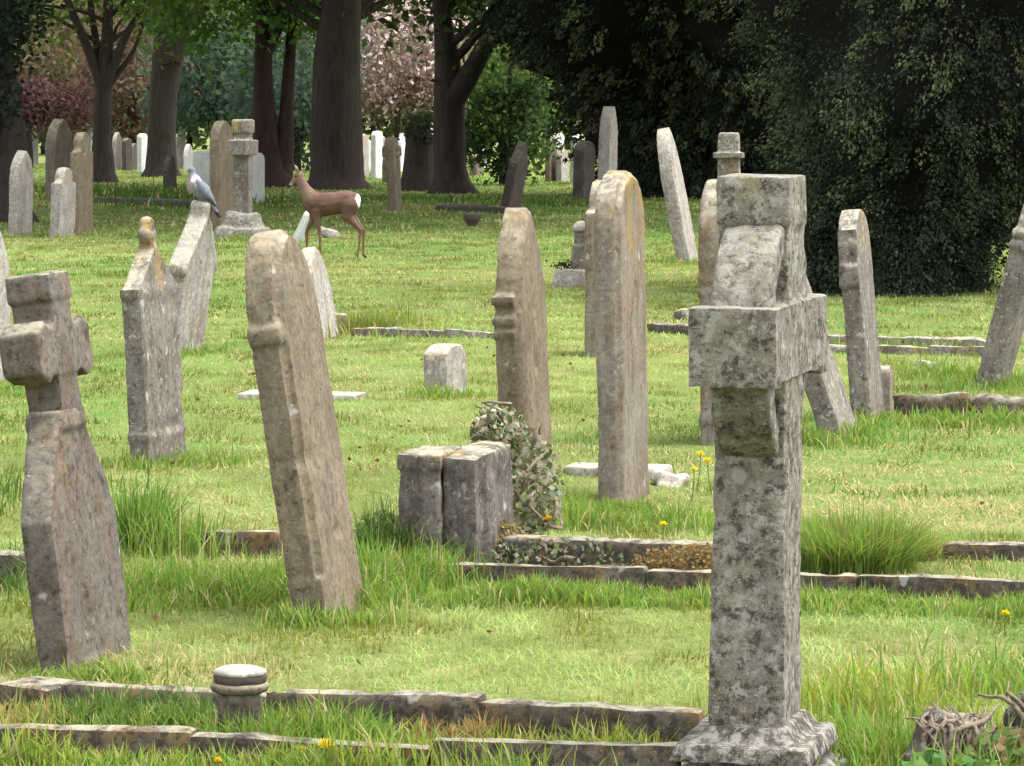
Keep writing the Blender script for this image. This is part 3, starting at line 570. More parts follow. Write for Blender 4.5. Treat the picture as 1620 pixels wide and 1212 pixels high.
# ================================================================== animals
def lerp(a, b, t): return a + (b - a) * t
def deer():
    P0 = gp(520, 406); s = pxm(406)
    def q(x, y, d=0.0): return ((x - 520) / s, d, (406 - y) / s)
    bm = bmesh.new()
    # trunk: deep chest narrowing to the belly, level back, rounded rump
    for a, ra, b_, rb in ((q(497, 319), .115, q(512, 321), .128), (q(512, 321), .128, q(532, 319), .118), (q(532, 319), .118, q(549, 315), .112), (q(549, 315), .112, q(558, 314), .088)):
        capsule(bm, a, ra, b_, rb, 14)
    ball(bm, q(500, 327), (.085, .075, .10)); ball(bm, q(553, 322), (.10, .098, .105))
    # neck and head
    capsule(bm, q(493, 313), .098, q(481.5, 296), .066, 12); capsule(bm, q(481.5, 296), .066, q(475, 281), .049, 12)
    ball(bm, q(472.5, 275.5, -.005), (.058, .042, .047)); capsule(bm, q(470, 278, -.008), .036, q(458.5, 292, -.02), .0185, 10)
    # ears, upright
    for sy, tx, ty in ((-1, 466, 257), (1, 484, 261)):
        b0 = Vector(q(473.5 if sy < 0 else 477, 270, sy * .028)); t0 = Vector(q(tx, ty, sy * .06)); m0 = b0.lerp(t0, .5)
        capsule(bm, b0, .011, m0, .020, 8); capsule(bm, m0, .020, t0, .007, 8)
    # legs: (joint, radius) chains
    legs = [
        [(q(501, 330, -.05), .058), (q(503, 345, -.055), .032), (q(505.5, 366, -.05), .0165), (q(506.5, 372, -.05), .0185), (q(507.5, 396, -.05), .0125), (q(507, 401, -.05), .0155), (q(505, 405.5, -.05), .0145)],
        [(q(498, 328, .05), .054), (q(494, 345, .055), .030), (q(485.5, 362, .055), .0165), (q(484.5, 368, .055), .018), (q(485, 388, .055), .012), (q(484, 393, .055), .0145), (q(481.5, 398, .055), .013)],
        [(q(554, 322, -.05), .082), (q(549.5, 339, -.06), .054), (q(560, 350, -.06), .030), (q(571, 361, -.058), .0205), (q(569.5, 380, -.058), .0135), (q(567, 397, -.058), .013), (q(565.5, 402, -.058), .0155), (q(564, 405.5, -.058), .0145)],
        [(q(556, 322, .05), .080), (q(554, 338, .055), .052), (q(564, 350, .055), .029), (q(575, 362, .055), .0195), (q(575, 380, .055), .0135), (q(574, 396, .055), .0125), (q(575.5, 401, .055), .0145), (q(578, 404.5, .055), .013)],
    ]
    for L in legs:
        for (a, ra), (b_, rb) in zip(L, L[1:]): capsule(bm, a, ra * 1.15 + .001, b_, rb * 1.15 + .001, 10)
    capsule(bm, q(562, 308), .03, q(566, 315), .018, 8)
    me = remesh(bm, 'deer', 0.0105, 2, 0.004, 22, 91, 0, 0)
    V = copts(me); n = len(V)
    C = np.array([0.115, 0.066, 0.047]) * (.6 + .8 * fbm(V * np.array([18, 18, 30]), 3))[:, None]; zz = V[:, 2]; xx = V[:, 0]
    def blend(mask, c): C[:] = C * (1 - mask[:, None]) + np.array(c) * mask[:, None]
    sm = lambda v, a, b: np.clip((v - a) / (b - a), 0, 1)
    blend(sm(zz, .66, .72) * 0.4, (0.23, 0.16, 0.12))
    blend(sm(zz, .47, .38) * sm(zz, .30, .38) * .5, (0.20, 0.14, 0.10))
    blend(sm(zz, .36, .22) * .9, (0.20, 0.125, 0.07))
    blend(sm(zz, .035, .02), (0.025, 0.02, 0.018))
    d = np.linalg.norm((V - np.array(q(566.5, 315))) * np.array([1, .8, 1]), axis=1); blend(sm(d + .03 * (fbm(V * 40) - .5), .080, .062) * (xx > .2), (0.80, 0.77, 0.70))
    blend(sm(xx, -.25, -.33) * .5, (0.22, 0.15, 0.11))
    d = np.linalg.norm(V - np.array(q(458, 293, -.02)), axis=1); blend(sm(d, .055, .035) * .7, (0.30, 0.25, 0.22)); blend(sm(d, .030, .020), (0.02, 0.018, 0.017))
    blend(sm(np.linalg.norm(V - np.array(q(466.5, 261, -.05)), axis=1), .05, .03) * .8, (0.45, 0.36, 0.31))
    d = np.linalg.norm(V - np.array(q(486, 306, -.05)), axis=1); blend(sm(d, .09, .04) * .5, (0.28, 0.21, 0.16))
    setcol(me, C)
    o = ob('deer', me, M['fur'], label='brown roe deer with white rump patch walking across the lawn', cat='deer'); o.location = (P0[0], P0[1], float(gz(P0[0], P0[1])[0]))
    for sy in (-1, 1):
        bm = bmesh.new(); ball(bm, (0, 0, 0), (.0125, .0125, .0125)); e = bpy.data.meshes.new('eye'); bm.to_mesh(e); bm.free(); e_ = ob('eye', e, M['black'], o); p = q(468.5, 276, sy * .038 - .005); e_.location = p
deer()

def pigeon():
    bpy.context.view_layer.update()
    top_ = PIG.matrix_world @ Vector((0, 0, 0.94))
    root = Vector((top_.x, top_.y, top_.z)); k = 1 / 262.0          # about 262 photo pixels a metre at that distance
    cx, cy = 318, 318
    def q(x, y, d=0.0): return ((x - cx) * k, d, (cy - y) * k)
    bm = bmesh.new()
    capsule(bm, q(306, 292), .050, q(318, 303), .052, 14); capsule(bm, q(304, 296), .044, q(306, 286), .040, 12); capsule(bm, q(318, 303), .052, q(334, 324), .024, 12)
    capsule(bm, q(304, 286), .038, q(301.5, 273), .022, 12); ball(bm, q(300.5, 269.5), (.026, .0225, .0235))
    me = remesh(bm, 'wood_pigeon', 0.0055, 4, 0.0008, 60, 95, 0, 0); V = copts(me)
    C = np.tile(np.array([0.165, 0.178, 0.205]), (len(V), 1))
    def blend(mask, c): C[:] = C * (1 - mask[:, None]) + np.array(c) * mask[:, None]
    sm = lambda v, a, b: np.clip((v - a) / (b - a), 0, 1)
    zz, xx = V[:, 2], V[:, 0]
    br = sm(-xx - 0.10 + (zz - .1) * .45, -.075, -.04); blend(br * sm(zz, .16, .13), (0.28, 0.21, 0.245)); blend(br * sm(zz, .09, .03), (0.33, 0.30, 0.29))
    d = np.linalg.norm(V - np.array(q(308, 284, -.03)), axis=1); blend(sm(d, .034, .024), (0.75, 0.74, 0.74))
    d = np.linalg.norm(V - np.array(q(305, 277, -.03)), axis=1); blend(sm(d, .03, .015) * .6, (0.36, 0.27, 0.38))
    setcol(me, C)
    o = ob('wood_pigeon', me, M['fur'], label='grey wood pigeon with pinkish breast perched on a gabled headstone', cat='pigeon'); o.location = root + Vector((0, 0, 0.004))
    for sy in (-1, 1):                                               # folded wings
        bm = bmesh.new(); a = Vector(q(310, 289, sy * .040)); b = Vector(q(340, 326, sy * .018))
        capsule(bm, a, .026, a.lerp(b, .45) + Vector((0, sy * .006, 0)), .030, 10); capsule(bm, a.lerp(b, .45) + Vector((0, sy * .006, 0)), .030, b, .006, 10)
        m_ = remesh(bm, 'wing', .006, 2, 0.0006, 60, 96, 0, 0); v = copts(m_); c = np.tile(np.array([0.135, 0.147, 0.17]), (len(v), 1)); c[v[:, 2] < q(0, 314)[2]] = (0.07, 0.075, 0.085)
        ec = (np.abs((v[:, 0] - q(308, 0)[0]) + (v[:, 2] - q(0, 300)[2]) * .2) < .012); c[ec] = (0.45, 0.45, 0.45); setcol(m_, c); ob('wing', m_, M['fur'], o)
        bm = bmesh.new(); capsule(bm, q(312, 309, sy * .02), .010, q(315, 314, sy * .02), .006, 8)
        for dx in (-.022, .0, .02): capsule(bm, q(315, 317.2, sy * .02), .0045, (q(315, 0)[0] + dx, sy * .02 + dx * .2, .001), .003, 6)
        m_ = remesh(bm, 'leg', .0035, 0); setcol(m_, np.tile(np.array([0.32, 0.11, 0.10]), (len(m_.vertices), 1))); ob('leg', m_, M['fur'], o)
        bm = bmesh.new(); ball(bm, q(298.5, 268.5, sy * .020), (.0042, .004, .0042)); e = bpy.data.meshes.new('eye'); bm.to_mesh(e); bm.free(); ob('eye', e, M['black'], o)
    bm = bmesh.new()                                                 # tail, hanging down behind
    for d in (-.022, 0, .022): capsule(bm, q(328, 318, d * .6), .016, q(345.5, 343, d), .011, 8)
    m_ = remesh(bm, 'tail', .006, 2); v = copts(m_); c = np.tile(np.array([0.10, 0.105, 0.115]), (len(v), 1)); c[v[:, 2] < q(0, 336)[2]] = (0.025, 0.025, 0.028); setcol(m_, c); ob('tail', m_, M['fur'], o)
    bm = bmesh.new(); capsule(bm, q(296, 269.5), .0065, q(290.5, 272), .0022, 8); m_ = remesh(bm, 'beak', .003, 1); setcol(m_, np.tile(np.array([0.5, 0.25, 0.12]), (len(m_.vertices), 1))); ob('beak', m_, M['fur'], o)
pigeon()

# ================================================================== trees
def tube(pts, rad, n=10, rough=0.06, seed=0):
    pts = np.asarray(pts, float); rad = np.asarray(rad, float); m = len(pts); T = np.gradient(pts, axis=0); T /= np.linalg.norm(T, axis=1)[:, None] + 1e-9
    ref = np.array([0.13, 0.99, 0.05]); A = np.cross(T, ref); A /= np.linalg.norm(A, axis=1)[:, None] + 1e-9; B = np.cross(T, A)
    th = np.linspace(0, 2 * math.pi, n, endpoint=False)
    V = pts[:, None, :] + rad[:, None, None] * (np.cos(th)[None, :, None] * A[:, None, :] + np.sin(th)[None, :, None] * B[:, None, :])
    V = V.reshape(-1, 3); ctr = np.repeat(pts, n, 0); rr = np.repeat(rad, n)
    V = ctr + (V - ctr) * (1 + rough * 2 * (fbm(np.stack([V[:, 0] / (rr + .05) * 2.2, V[:, 1] / (rr + .05) * 2.2, V[:, 2] * 1.2], 1) + seed, 2) - .5))[:, None]
    i = (np.arange(m - 1)[:, None] * n + np.arange(n)[None, :]).ravel(); j = (np.arange(m - 1)[:, None] * n + (np.arange(n)[None, :] + 1) % n).ravel()
    return V, np.stack([i, j, j + n, i + n], 1)
def resample(pts, rad, step):
    pts, rad = np.asarray(pts, float), np.asarray(rad, float); d = np.concatenate([[0], np.cumsum(np.linalg.norm(np.diff(pts, axis=0), axis=1))]); m = max(4, int(d[-1] / step)); t = np.linspace(0, d[-1], m)
    P = np.stack([np.interp(t, d, pts[:, k]) for k in range(3)], 1); r = np.interp(t, d, rad)
    for _ in range(2): P[1:-1] = (P[:-2] + 2 * P[1:-1] + P[2:]) / 4
    return P, r
def join(parts):
    Vs, Fs, o = [], [], 0
    for v, f in parts: Vs.append(v); Fs.append(f + o); o += len(v)
    return np.concatenate(Vs), np.concatenate(Fs)
def crown_pts(ells, nclump, per, spread, g, gap=0.42, shell=0.45):
    out, cl = [], []
    tot = sum(e[3] * e[4] * e[5] for e in ells)
    for (cx, cy, cz, rx, ry, rz) in ells:
        m = int(nclump * rx * ry * rz / tot) + 1
        d = g.normal(size=(m * 3, 3)); d /= np.linalg.norm(d, axis=1)[:, None]; r = (shell + (1 - shell) * g.random(m * 3)) ** 0.6
        P = np.array([cx, cy, cz]) + d * r[:, None] * np.array([rx, ry, rz])
        f = fbm(P * 1.1 / max(.5, min(rx, rz) * .35) + cx * 3.1, 2); P = P[f > gap][:m]
        q = np.repeat(P, per, 0) + g.normal(size=(len(P) * per, 3)) * spread; out.append(q); cl.append(np.repeat(g.uniform(.72, 1.25, len(P)), per))
    return np.concatenate(out), np.concatenate(cl)
def tree(name, label, xb, yb, stems, ells, col, nclump=260, per=22, size=.16, spread=.28, bark='bark', leafm='leaf', cat='tree', group=None, seed=1, gap=.42, flare=1.45, step=.25, zup=7.0, limbs=6, cols2=None, aspect=.6, limb_r=.10, high=()):
    """stems: lists of (x px, y px, width px) from the ground up; ells: crown lobes in metres from the tree's foot"""
    g = np.random.default_rng(seed); P0 = gp(xb, yb); s = pxm(yb)
    root = ob(name, None, label=label, cat=cat, group=group); root.location = (P0[0], P0[1], float(gz(P0[0], P0[1])[0]))
    parts = []
    for si, st in enumerate(stems):
        pts = [((x - xb) / s, 0.0, (yb - y) / s) for x, y, _ in st]; rad = [wd / 2 / s for _, _, wd in st]
        if st[0][1] >= yb - 1:
            z0 = pts[0]; pts = [(z0[0], 0, -.3), z0, (lerp(z0[0], pts[1][0], .12), 0, lerp(0, pts[1][2], .14))] + pts[1:]; rad = [rad[0] * flare * 1.1, rad[0] * flare, rad[0] * 1.08] + rad[1:]
        e = np.array(pts[-1]); dv = np.array(pts[-1]) - np.array(pts[-2]); dv /= np.linalg.norm(dv); dv = dv * .6 + np.array([g.uniform(-.15, .15), g.uniform(-.2, .2), .6])
        if zup > e[2]:
            for k in range(3): e = e + dv * (zup - pts[len(st) - 1][2] if False else (zup / 3)) * .7; pts.append(tuple(e)); rad.append(rad[-1] * .72)
        dep = g.uniform(-.35, .35) if si else 0
        pts = [(a, b + dep * max(0, c) * .25, c) for a, b, c in pts]
        P, r = resample(pts, rad, step); parts.append(tube(P, r, 14 if si == 0 else 9, .10, seed + si))
    for k in range(limbs):                                           # limbs into the crown
        cx, cy, cz, rx, ry, rz = ells[k % len(ells)]; a = g.uniform(0, 6.28); tip = np.array([cx + rx * .75 * math.cos(a), cy + ry * .75 * math.sin(a), cz + rz * g.uniform(-.35, .4)])
        st = stems[0]; z0 = g.uniform(.55, .95) * min(zup, cz); x0 = np.interp(z0, [(yb - y) / s for _, y, _ in st], [(x - xb) / s for x, _, _ in st]); a0 = np.array([x0, 0, z0]); md = (a0 + tip) / 2 + np.array([0, 0, .35])
        P, r = resample([a0, md, tip], [limb_r, limb_r * .6, .02], .35); P += (np.stack([fbm(P * 1.3 + k * 9, 2), fbm(P * 1.3 + 40 + k, 2), fbm(P * 1.3 + 80, 2)], 1) - .5) * .35 * np.linspace(0, 1, len(P))[:, None]; parts.append(tube(P, r, 6, .05, k))
    V, F = join(parts); me = np_mesh('trunk', V, [F]); smooth(me); ob('trunk', me, M[bark], root)
    Cn, cl = crown_pts(ells, nclump, per, spread, g, gap); V, F = leaf_quads(Cn, size, g, aspect, .25)
    base = np.asarray(col, float)
    if cols2 is not None: base = np.where((np.repeat(g.random(len(Cn) // per + 1), per)[:len(Cn)] < cols2[1])[:, None], np.array(cols2[0]), base)
    Ct = tint(len(Cn), base, g, .25, cl)
    if high:                                                         # unseen leaf lobes above the view, added to shade the lawn
        C2, cl2 = crown_pts(high, 760 * len(high), 14, .6, g, .30, .2); V2, F2 = leaf_quads(C2, .52, g, aspect, .25); C2t = tint(len(C2), np.asarray(col, float), g, .25, cl2)
        F = np.concatenate([F, F2 + len(V)]); V = np.concatenate([V, V2]); Ct = np.concatenate([Ct, C2t])
    me = np_mesh('crown', V, [F], Ct); ob('crown', me, M[leafm], root)
    return root
GRN, LIME, OLIVE = (.075, .125, .030), (.13, .19, .045), (.060, .085, .028)
tree('broadleaf_tree', 'great dark trunk directly behind the deer', 533, 300, [[(533, 300, 92), (534, 270, 84), (530, 200, 82), (533, 100, 74), (541, 0, 64), (545, -120, 58)]],
     [(0, 0, 9.5, 7.5, 7, 4.6), *[(-2.4, 1, 5.0, 2.2, 2.2, 1.0), (3.2, 3, 5.0, 2.2, 2.2, 1.1)] * 4], GRN, 420, 24, .24, .4, high=[(3, -12, 10.5, 8, 8, 2.6), (4, -25, 11.5, 8, 7, 2.2)], seed=3, zup=9, limbs=8)
tree('broadleaf_tree', 'thick leaning trunk dividing high up, left of the blue-green conifer', 258, 280, [[(256, 280, 50), (255, 230, 45), (259, 150, 44), (266, 95, 48), (268, 60, 50)], [(268, 100, 34), (255, 40, 28), (240, -30, 24)], [(275, 95, 34), (292, 40, 26), (330, -10, 20)]],
     [(0, 0, 9.5, 6.5, 6, 4.4), (2.6, 0, 4.6, 2.6, 2.2, 1.2), (-2.2, 1, 4.8, 2.0, 2, 1.0)], GRN, 420, 24, .24, .4, high=[(4, -14, 11, 8, 9, 2.4), (3, -33, 11, 7, 9, 2.2)], seed=5, zup=8, limbs=6)
tree('broadleaf_tree', 'slender tree whose stems fan out low down at the left', 163, 288, [[(164, 288, 40), (160, 220, 30), (164, 150, 29), (166, 110, 26), (170, 50, 18), (172, -20, 14)], [(163, 140, 20), (138, 70, 15), (112, 10, 12), (95, -30, 10)], [(160, 130, 16), (150, 60, 12), (140, 0, 10)], [(168, 135, 20), (186, 90, 15), (205, 40, 11), (230, 10, 9)], [(168, 140, 14), (186, 115, 10), (212, 85, 7)]],
     [(0, 0, 6.5, 3.4, 3.2, 2.6), (-1.8, 0, 3.9, 1.4, 1.4, .8), (1.4, .5, 4.0, 1.2, 1.2, .7)], (.085, .12, .035), 300, 22, .17, .32, seed=7, zup=5, limbs=6, limb_r=.06)
tree('evergreen_tree', 'reddish-black trunk of a dark evergreen left of the largest trunk', 428, 298, [[(430, 298, 64), (424, 250, 48), (418, 190, 40), (416, 130, 30), (416, 60, 26), (418, 0, 22)], [(440, 298, 40), (450, 240, 30), (452, 200, 26)]],
     [(0, 1, 6.5, 3.2, 3, 3.0), *[(-.8, -.3, 3.6, 1.7, 1.4, .8), (.7, .3, 4.0, 1.0, 1.2, .8)] * 4], (.075, .14, .035), 320, 22, .18, .3, bark='barkred', seed=9, zup=5, limbs=5)
tree('broadleaf_tree', 'forked grey-brown trunk right of the pink blossom', 716, 307, [[(716, 307, 62), (712, 270, 52), (710, 200, 50), (712, 140, 50), (708, 100, 40), (700, 30, 30), (694, -30, 26)], [(716, 160, 40), (734, 130, 38), (752, 105, 32), (775, 60, 26), (795, 0, 20)]],
     [(0, 0, 8.5, 6, 6, 4), *[(1.2, -.4, 3.7, 1.6, 1.5, 1.2), (-.4, .6, 4.2, 1.2, 1.2, .9)] * 5], (.040, .062, .020), 440, 24, .20, .36, high=[(6, -7, 10.5, 7, 7, 2.4), (7, -20, 11, 6, 8, 2.2)], seed=13, zup=8, limbs=7)
tree('ivied_snag', 'stubby dead trunk, ivied at the top, beside the forked tree', 664, 303, [[(664, 303, 58), (664, 250, 49), (664, 215, 42), (662, 190, 30), (661, 182, 12)]],
     [(0, -.1, 1.32, .36, .34, .30)], (.05, .065, .03), 26, 22, .10, .12, seed=15, zup=0, limbs=0, cat='tree')
tree('evergreen_tree', 'dark evergreen with a broad ivied trunk beyond the pale left headstones', 8, 350, [[(4, 350, 84), (10, 290, 76), (14, 220, 62), (8, 160, 52), (0, 80, 40)]],
     [(-1.2, 0, 4.6, 2.6, 2.6, 2.6), *[(-.02, -.9, 2.5, .42, .5, .9), (-.2, -.9, 1.9, .28, .4, .7)] * 9], (.018, .026, .018), 420, 26, .12, .22, high=[(3, 0, 9, 6, 7, 2.2)], leafm='yew', seed=17, zup=3, limbs=5)

# ---- the yews: drooping sprays over a solid near-black shell, the shaded interior as colour
def yew(label, cy, zs, xl, xr, ry, core_f, n, per, size, spread, seed, hollow=None):
    """zs heights; xl, xr the crown's left and right reach at those heights; ry its half depth"""
    g = np.random.default_rng(seed); cx = (xl[0] + xr[0]) / 2; root = ob('yew_tree', None, label=label, cat='tree'); root.location = (cx, cy, float(gz(cx, cy)[0]))
    zs, xl, xr, ry = (np.array(v, float) for v in (zs, xl, xr, ry))
    def surf(z, th, k):
        c = np.interp(z, zs, (xl + xr) / 2) - cx; a = np.interp(z, zs, (xr - xl) / 2); b = np.interp(z, zs, ry)
        return np.stack([c + a * k * np.cos(th), b * k * np.sin(th), z], 1)
    def dent(P, k):
        if hollow is None: return k
        return k * (1 - hollow[4] * np.exp(-(((P[:, 0] - hollow[0]) / hollow[2]) ** 2 + ((P[:, 2] - hollow[1]) / hollow[3]) ** 2) ** 2) * (P[:, 1] < .5))
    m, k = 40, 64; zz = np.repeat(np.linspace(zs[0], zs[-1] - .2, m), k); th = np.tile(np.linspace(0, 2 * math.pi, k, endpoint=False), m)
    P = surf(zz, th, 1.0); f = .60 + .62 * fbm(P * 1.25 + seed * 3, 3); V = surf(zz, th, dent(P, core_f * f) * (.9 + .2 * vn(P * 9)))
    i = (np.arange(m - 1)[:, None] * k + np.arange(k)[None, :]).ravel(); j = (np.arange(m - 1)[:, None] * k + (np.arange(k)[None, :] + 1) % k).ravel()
    me = np_mesh('shade_core', V, [np.stack([i, j, j + k, i + k], 1)]); ob('shade_core', me, M['core'], root)
    P, r = resample([(0, 0, -.3), (0.05, 0, 1.5), (-.1, .1, zs[-1] * .7)], [.5, .42, .12], .3); v, F = tube(P, r, 14, .25, seed); me = np_mesh('trunk', v, [F]); smooth(me); ob('trunk', me, M['barkred'], root)
    N = n * 2; z = g.uniform(0, 1, N) ** 1.6 * (zs[-1] - zs[0]) + zs[0]; th = np.where(g.random(N) < .68, g.uniform(math.pi, 2 * math.pi, N), g.uniform(0, math.pi, N))
    P = surf(z, th, 1.0); f = fbm(P * 1.25 + seed * 3, 3); C = surf(z, th, dent(P, .60 + .62 * f) * g.uniform(.90, 1.06, N))
    keep = f > .30; C = C[keep][:n]; th = th[keep][:n]; f = f[keep][:n]; out = np.stack([np.cos(th), np.sin(th), -.75 + 0 * th], 1)
    out = out + g.normal(size=out.shape) * .3
    cl = np.repeat(g.uniform(.62, 1.38, len(C)), per); D = np.repeat(out, per, 0); along = g.random(len(D))[:, None]
    Cn = np.repeat(C, per, 0) + D * (along - .5) * spread * 2.4 + g.normal(size=(len(D), 3)) * spread * (.55 - .35 * along); Cn[:, 2] = np.maximum(Cn[:, 2], .02)
    V, F = leaf_quads(Cn, size, g, .42, .35, D); V = V.reshape(-1, 4, 3)[:, [1, 2, 3]].reshape(-1, 3); F = np.arange(len(V)).reshape(-1, 3)
    new = (np.repeat(g.random(len(C)) < np.clip(.12 + .2 * C[:, 2], .12, .6), per) & (along[:, 0] > .35))[:, None]
    col = np.where(new, np.array((.082, .096, .048)), np.array((.028, .038, .024)))
    me = np_mesh('foliage', V, [F], tint(len(Cn), col, g, .3, cl, 3)); ob('foliage', me, M['yew'], root); return root
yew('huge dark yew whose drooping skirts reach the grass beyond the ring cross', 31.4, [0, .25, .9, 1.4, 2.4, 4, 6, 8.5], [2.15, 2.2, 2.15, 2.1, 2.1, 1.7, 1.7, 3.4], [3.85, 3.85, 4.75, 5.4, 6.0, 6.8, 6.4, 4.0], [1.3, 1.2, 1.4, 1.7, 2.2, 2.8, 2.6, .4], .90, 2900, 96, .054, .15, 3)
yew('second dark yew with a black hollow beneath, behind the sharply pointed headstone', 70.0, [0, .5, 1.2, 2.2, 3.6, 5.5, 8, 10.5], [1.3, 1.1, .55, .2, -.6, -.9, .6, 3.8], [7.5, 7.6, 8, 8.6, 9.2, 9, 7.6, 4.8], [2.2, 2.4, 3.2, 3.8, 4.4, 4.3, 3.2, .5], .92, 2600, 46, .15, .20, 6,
    hollow=(-2.6, 1.5, 1.5, 1.35, .55))

# ---- shrubs and trees of the background
def shrub(name, label, x, y, ells, col, n, per, size, spread, seed, cols2=None, leafm='leaf', gap=.38, cat='shrub', group=None, aspect=.6):
    """ells in metres from the foot"""
    return tree(name, label, x, y, [[(x, y, .28 * pxm(y)), (x, y - 1.2 * pxm(y), .2 * pxm(y))]], ells, col, n, per, size, spread, seed=seed, cols2=cols2, leafm=leafm, gap=gap, cat=cat, group=group, zup=2.2, limbs=7, limb_r=.06, flare=1.1, aspect=aspect)
shrub('conifer', 'blue-green conifer left of the reddish-black trunk', 340, 268, [(0, 0, 2.9, 2.0, 1.8, 1.7), (1.5, .5, 2.3, 1.4, 1.4, 1.1), (-1, 0, 1.8, 1.1, 1, .7)], (.066, .105, .074), 260, 24, .20, .25, 21, cat='conifer')
shrub('conifer', 'blue-green conifer between the reddish-black and largest trunks', 468, 272, [(0, 0, 2.8, 1.8, 1.7, 2.2), (.3, 0, 1.2, 1.2, 1.2, 1.0)], (.076, .115, .082), 240, 24, .20, .25, 22, cat='conifer')
shrub('blossom_tree', 'cherry tree in pale pink blossom between the great trunks', 628, 258, [(0, 0, 3.5, 2.5, 2.2, 1.9), (-.8, 0, 2.4, 1.6, 1.4, .9), (1.0, 0, 2.8, 1.4, 1.4, 1.1)], (.17, .135, .105), 330, 20, .20, .32, 23, ((.60, .47, .46), .30), cat='tree', gap=.36)
shrub('blossom_tree', 'smaller pink blossom tree glimpsed right of the forked trunk', 768, 260, [(0, 0, 2.9, 1.5, 1.4, 1.6)], (.22, .17, .13), 130, 20, .20, .28, 24, ((.60, .50, .44), .35), cat='tree', gap=.36)
shrub('copper_shrub', 'broad copper-leaved shrub behind the slender fanned tree', 100, 262, [(0, 0, 3.0, 2.8, 2, 2.1), (-1.5, 0, 2.4, 1.8, 1.4, 1.4)], (.125, .098, .066), 330, 22, .22, .3, 25, ((.16, .13, .075), .45), gap=.36)
shrub('copper_shrub', 'copper-leaved shrub between the fanned tree and thick leaning trunk', 212, 264, [(0, 0, 2.6, 1.7, 1.5, 1.9)], (.125, .092, .066), 200, 22, .21, .28, 26, ((.17, .13, .08), .35), gap=.36)
shrub('purple_shrub', 'dark purple-leaved shrub above the broad white headstone', 45, 266, [(0, 0, 1.9, 1.0, 1.0, .6), (1.2, 0, 1.9, 1.0, 1, .4)], (.085, .052, .046), 110, 22, .18, .25, 27, gap=.36)
shrub('green_shrub', 'rounded dark green shrub right of the forked trunk', 800, 296, [(0, 0, 1.05, .95, .9, 1.0), (.1, 0, 1.9, .7, .7, .5)], (.045, .080, .032), 220, 22, .13, .17, 28, ((.09, .15, .045), .25))
shrub('green_shrub', 'bright leafy shrub below the yew\'s drooping edge', 806, 272, [(0, 0, 2.4, 1.3, 1.2, 1.3)], (.095, .15, .045), 200, 22, .17, .25, 29)
shrub('green_shrub', 'low olive shrub in the bright gap behind the left headstones', 150, 258, [(0, 0, 1.2, 2.2, 1, .7)], (.06, .085, .045), 160, 22, .20, .28, 30)
BACK = [(-40, 246, LIME, 'pale lime tree far behind the purple shrub'), (70, 244, (.10, .13, .05), 'soft green tree far behind the copper shrub'), (185, 245, LIME, 'lime-green tree far behind the fanned tree'), (300, 243, GRN, 'mid-green tree far behind the first blue-green conifer'),
        (405, 246, (.11, .19, .045), 'bright green tree far behind the reddish-black trunk'), (500, 243, LIME, 'lime-green tree far behind the largest trunk'), (590, 245, (.17, .19, .085), 'yellowish tree far behind the pink cherry'), (690, 243, (.13, .17, .06), 'pale green tree far behind the forked trunk'),
        (800, 245, GRN, 'mid-green tree far behind the rounded shrub'), (930, 243, OLIVE, 'olive tree far behind the second yew'), (1090, 246, OLIVE, 'dull olive tree hidden beyond the yews'), (1300, 244, GRN, 'green tree far beyond the huge yew'), (1560, 246, (.10, .15, .045), 'fresh green tree seen past the huge yew\'s right side'), (1760, 244, GRN, 'green tree standing past the huge yew\'s far side')]
for k, (x, y, c, lb) in enumerate(BACK):
    shrub('background_tree', lb, x, y, [(0, 0, 5.8, 4.2, 3.2, 4.6), (-2.2, 0, 2.7, 2.4, 2, 1.7), (2.3, 0, 2.9, 2.3, 2, 1.8)], c, 330, 22, .36, .5, 60 + k, cat='tree', group='trees along the far side', gap=.30)
# far hedge closing the ground
g = np.random.default_rng(77); n = 14000
hx = g.uniform(-48, 48, n); hy = g.uniform(185, 189, n); hz_ = g.random(n) ** .8 * (3.4 + 2.2 * fbm(np.stack([hx * .2, 0 * hx, 0 * hx], 1)))
V, F = leaf_quads(np.stack([hx, hy, hz_], 1), .6, g); ob('boundary_hedge', np_mesh('boundary_hedge', V, [F], tint(n, (.065, .085, .035), g, .35)), M['leaf'], label='long dark hedge closing the cemetery beyond every tree', cat='hedge')

# ================================================================== grass
def blades(X, Y, h, wd, C, g, bend=0.5, segs=2, lean=None):
    """one tapered bent blade per point; C (n,3) albedo"""
    n = len(X); a = g.uniform(0, 2 * math.pi, n); D = np.stack([np.cos(a), np.sin(a), 0 * a], 1)
    if lean is not None: D = D * .6 + lean; 
    f = a + math.pi / 2 + g.normal(size=n) * .6; S = np.stack([np.cos(f), np.sin(f), 0 * f], 1)
    B = np.stack([X, Y, gz(X, Y) - .004], 1); bnd = (g.random(n) ** .8 * bend)[:, None]; h = h[:, None]; wd = wd[:, None]
    lv = []
    for k in range(segs):
        t = k / segs; c = B + D * h * bnd * t * t + np.array([0, 0, 1]) * h * (t - .35 * bnd * t * t); wk = wd * (1 - .45 * t)
        lv += [c - S * wk * .5, c + S * wk * .5]
    lv.append(B + D * h * bnd + np.array([0, 0, 1]) * h * (1 - .35 * bnd))
    V = np.stack(lv, 1).reshape(-1, 3); m = 2 * segs + 1; i0 = (np.arange(n) * m)[:, None]
    quads = [i0 + np.array([[2 * k, 2 * k + 1, 2 * k + 3, 2 * k + 2]]) for k in range(segs - 1)]
    tri = i0 + np.array([[2 * segs - 2, 2 * segs - 1, 2 * segs]])
    gr = np.concatenate([np.full((1,), .62 + .38 * k / segs).repeat(2) for k in range(segs)] + [np.array([1.1])])
    return V, quads, tri, np.repeat(C, m, 0)
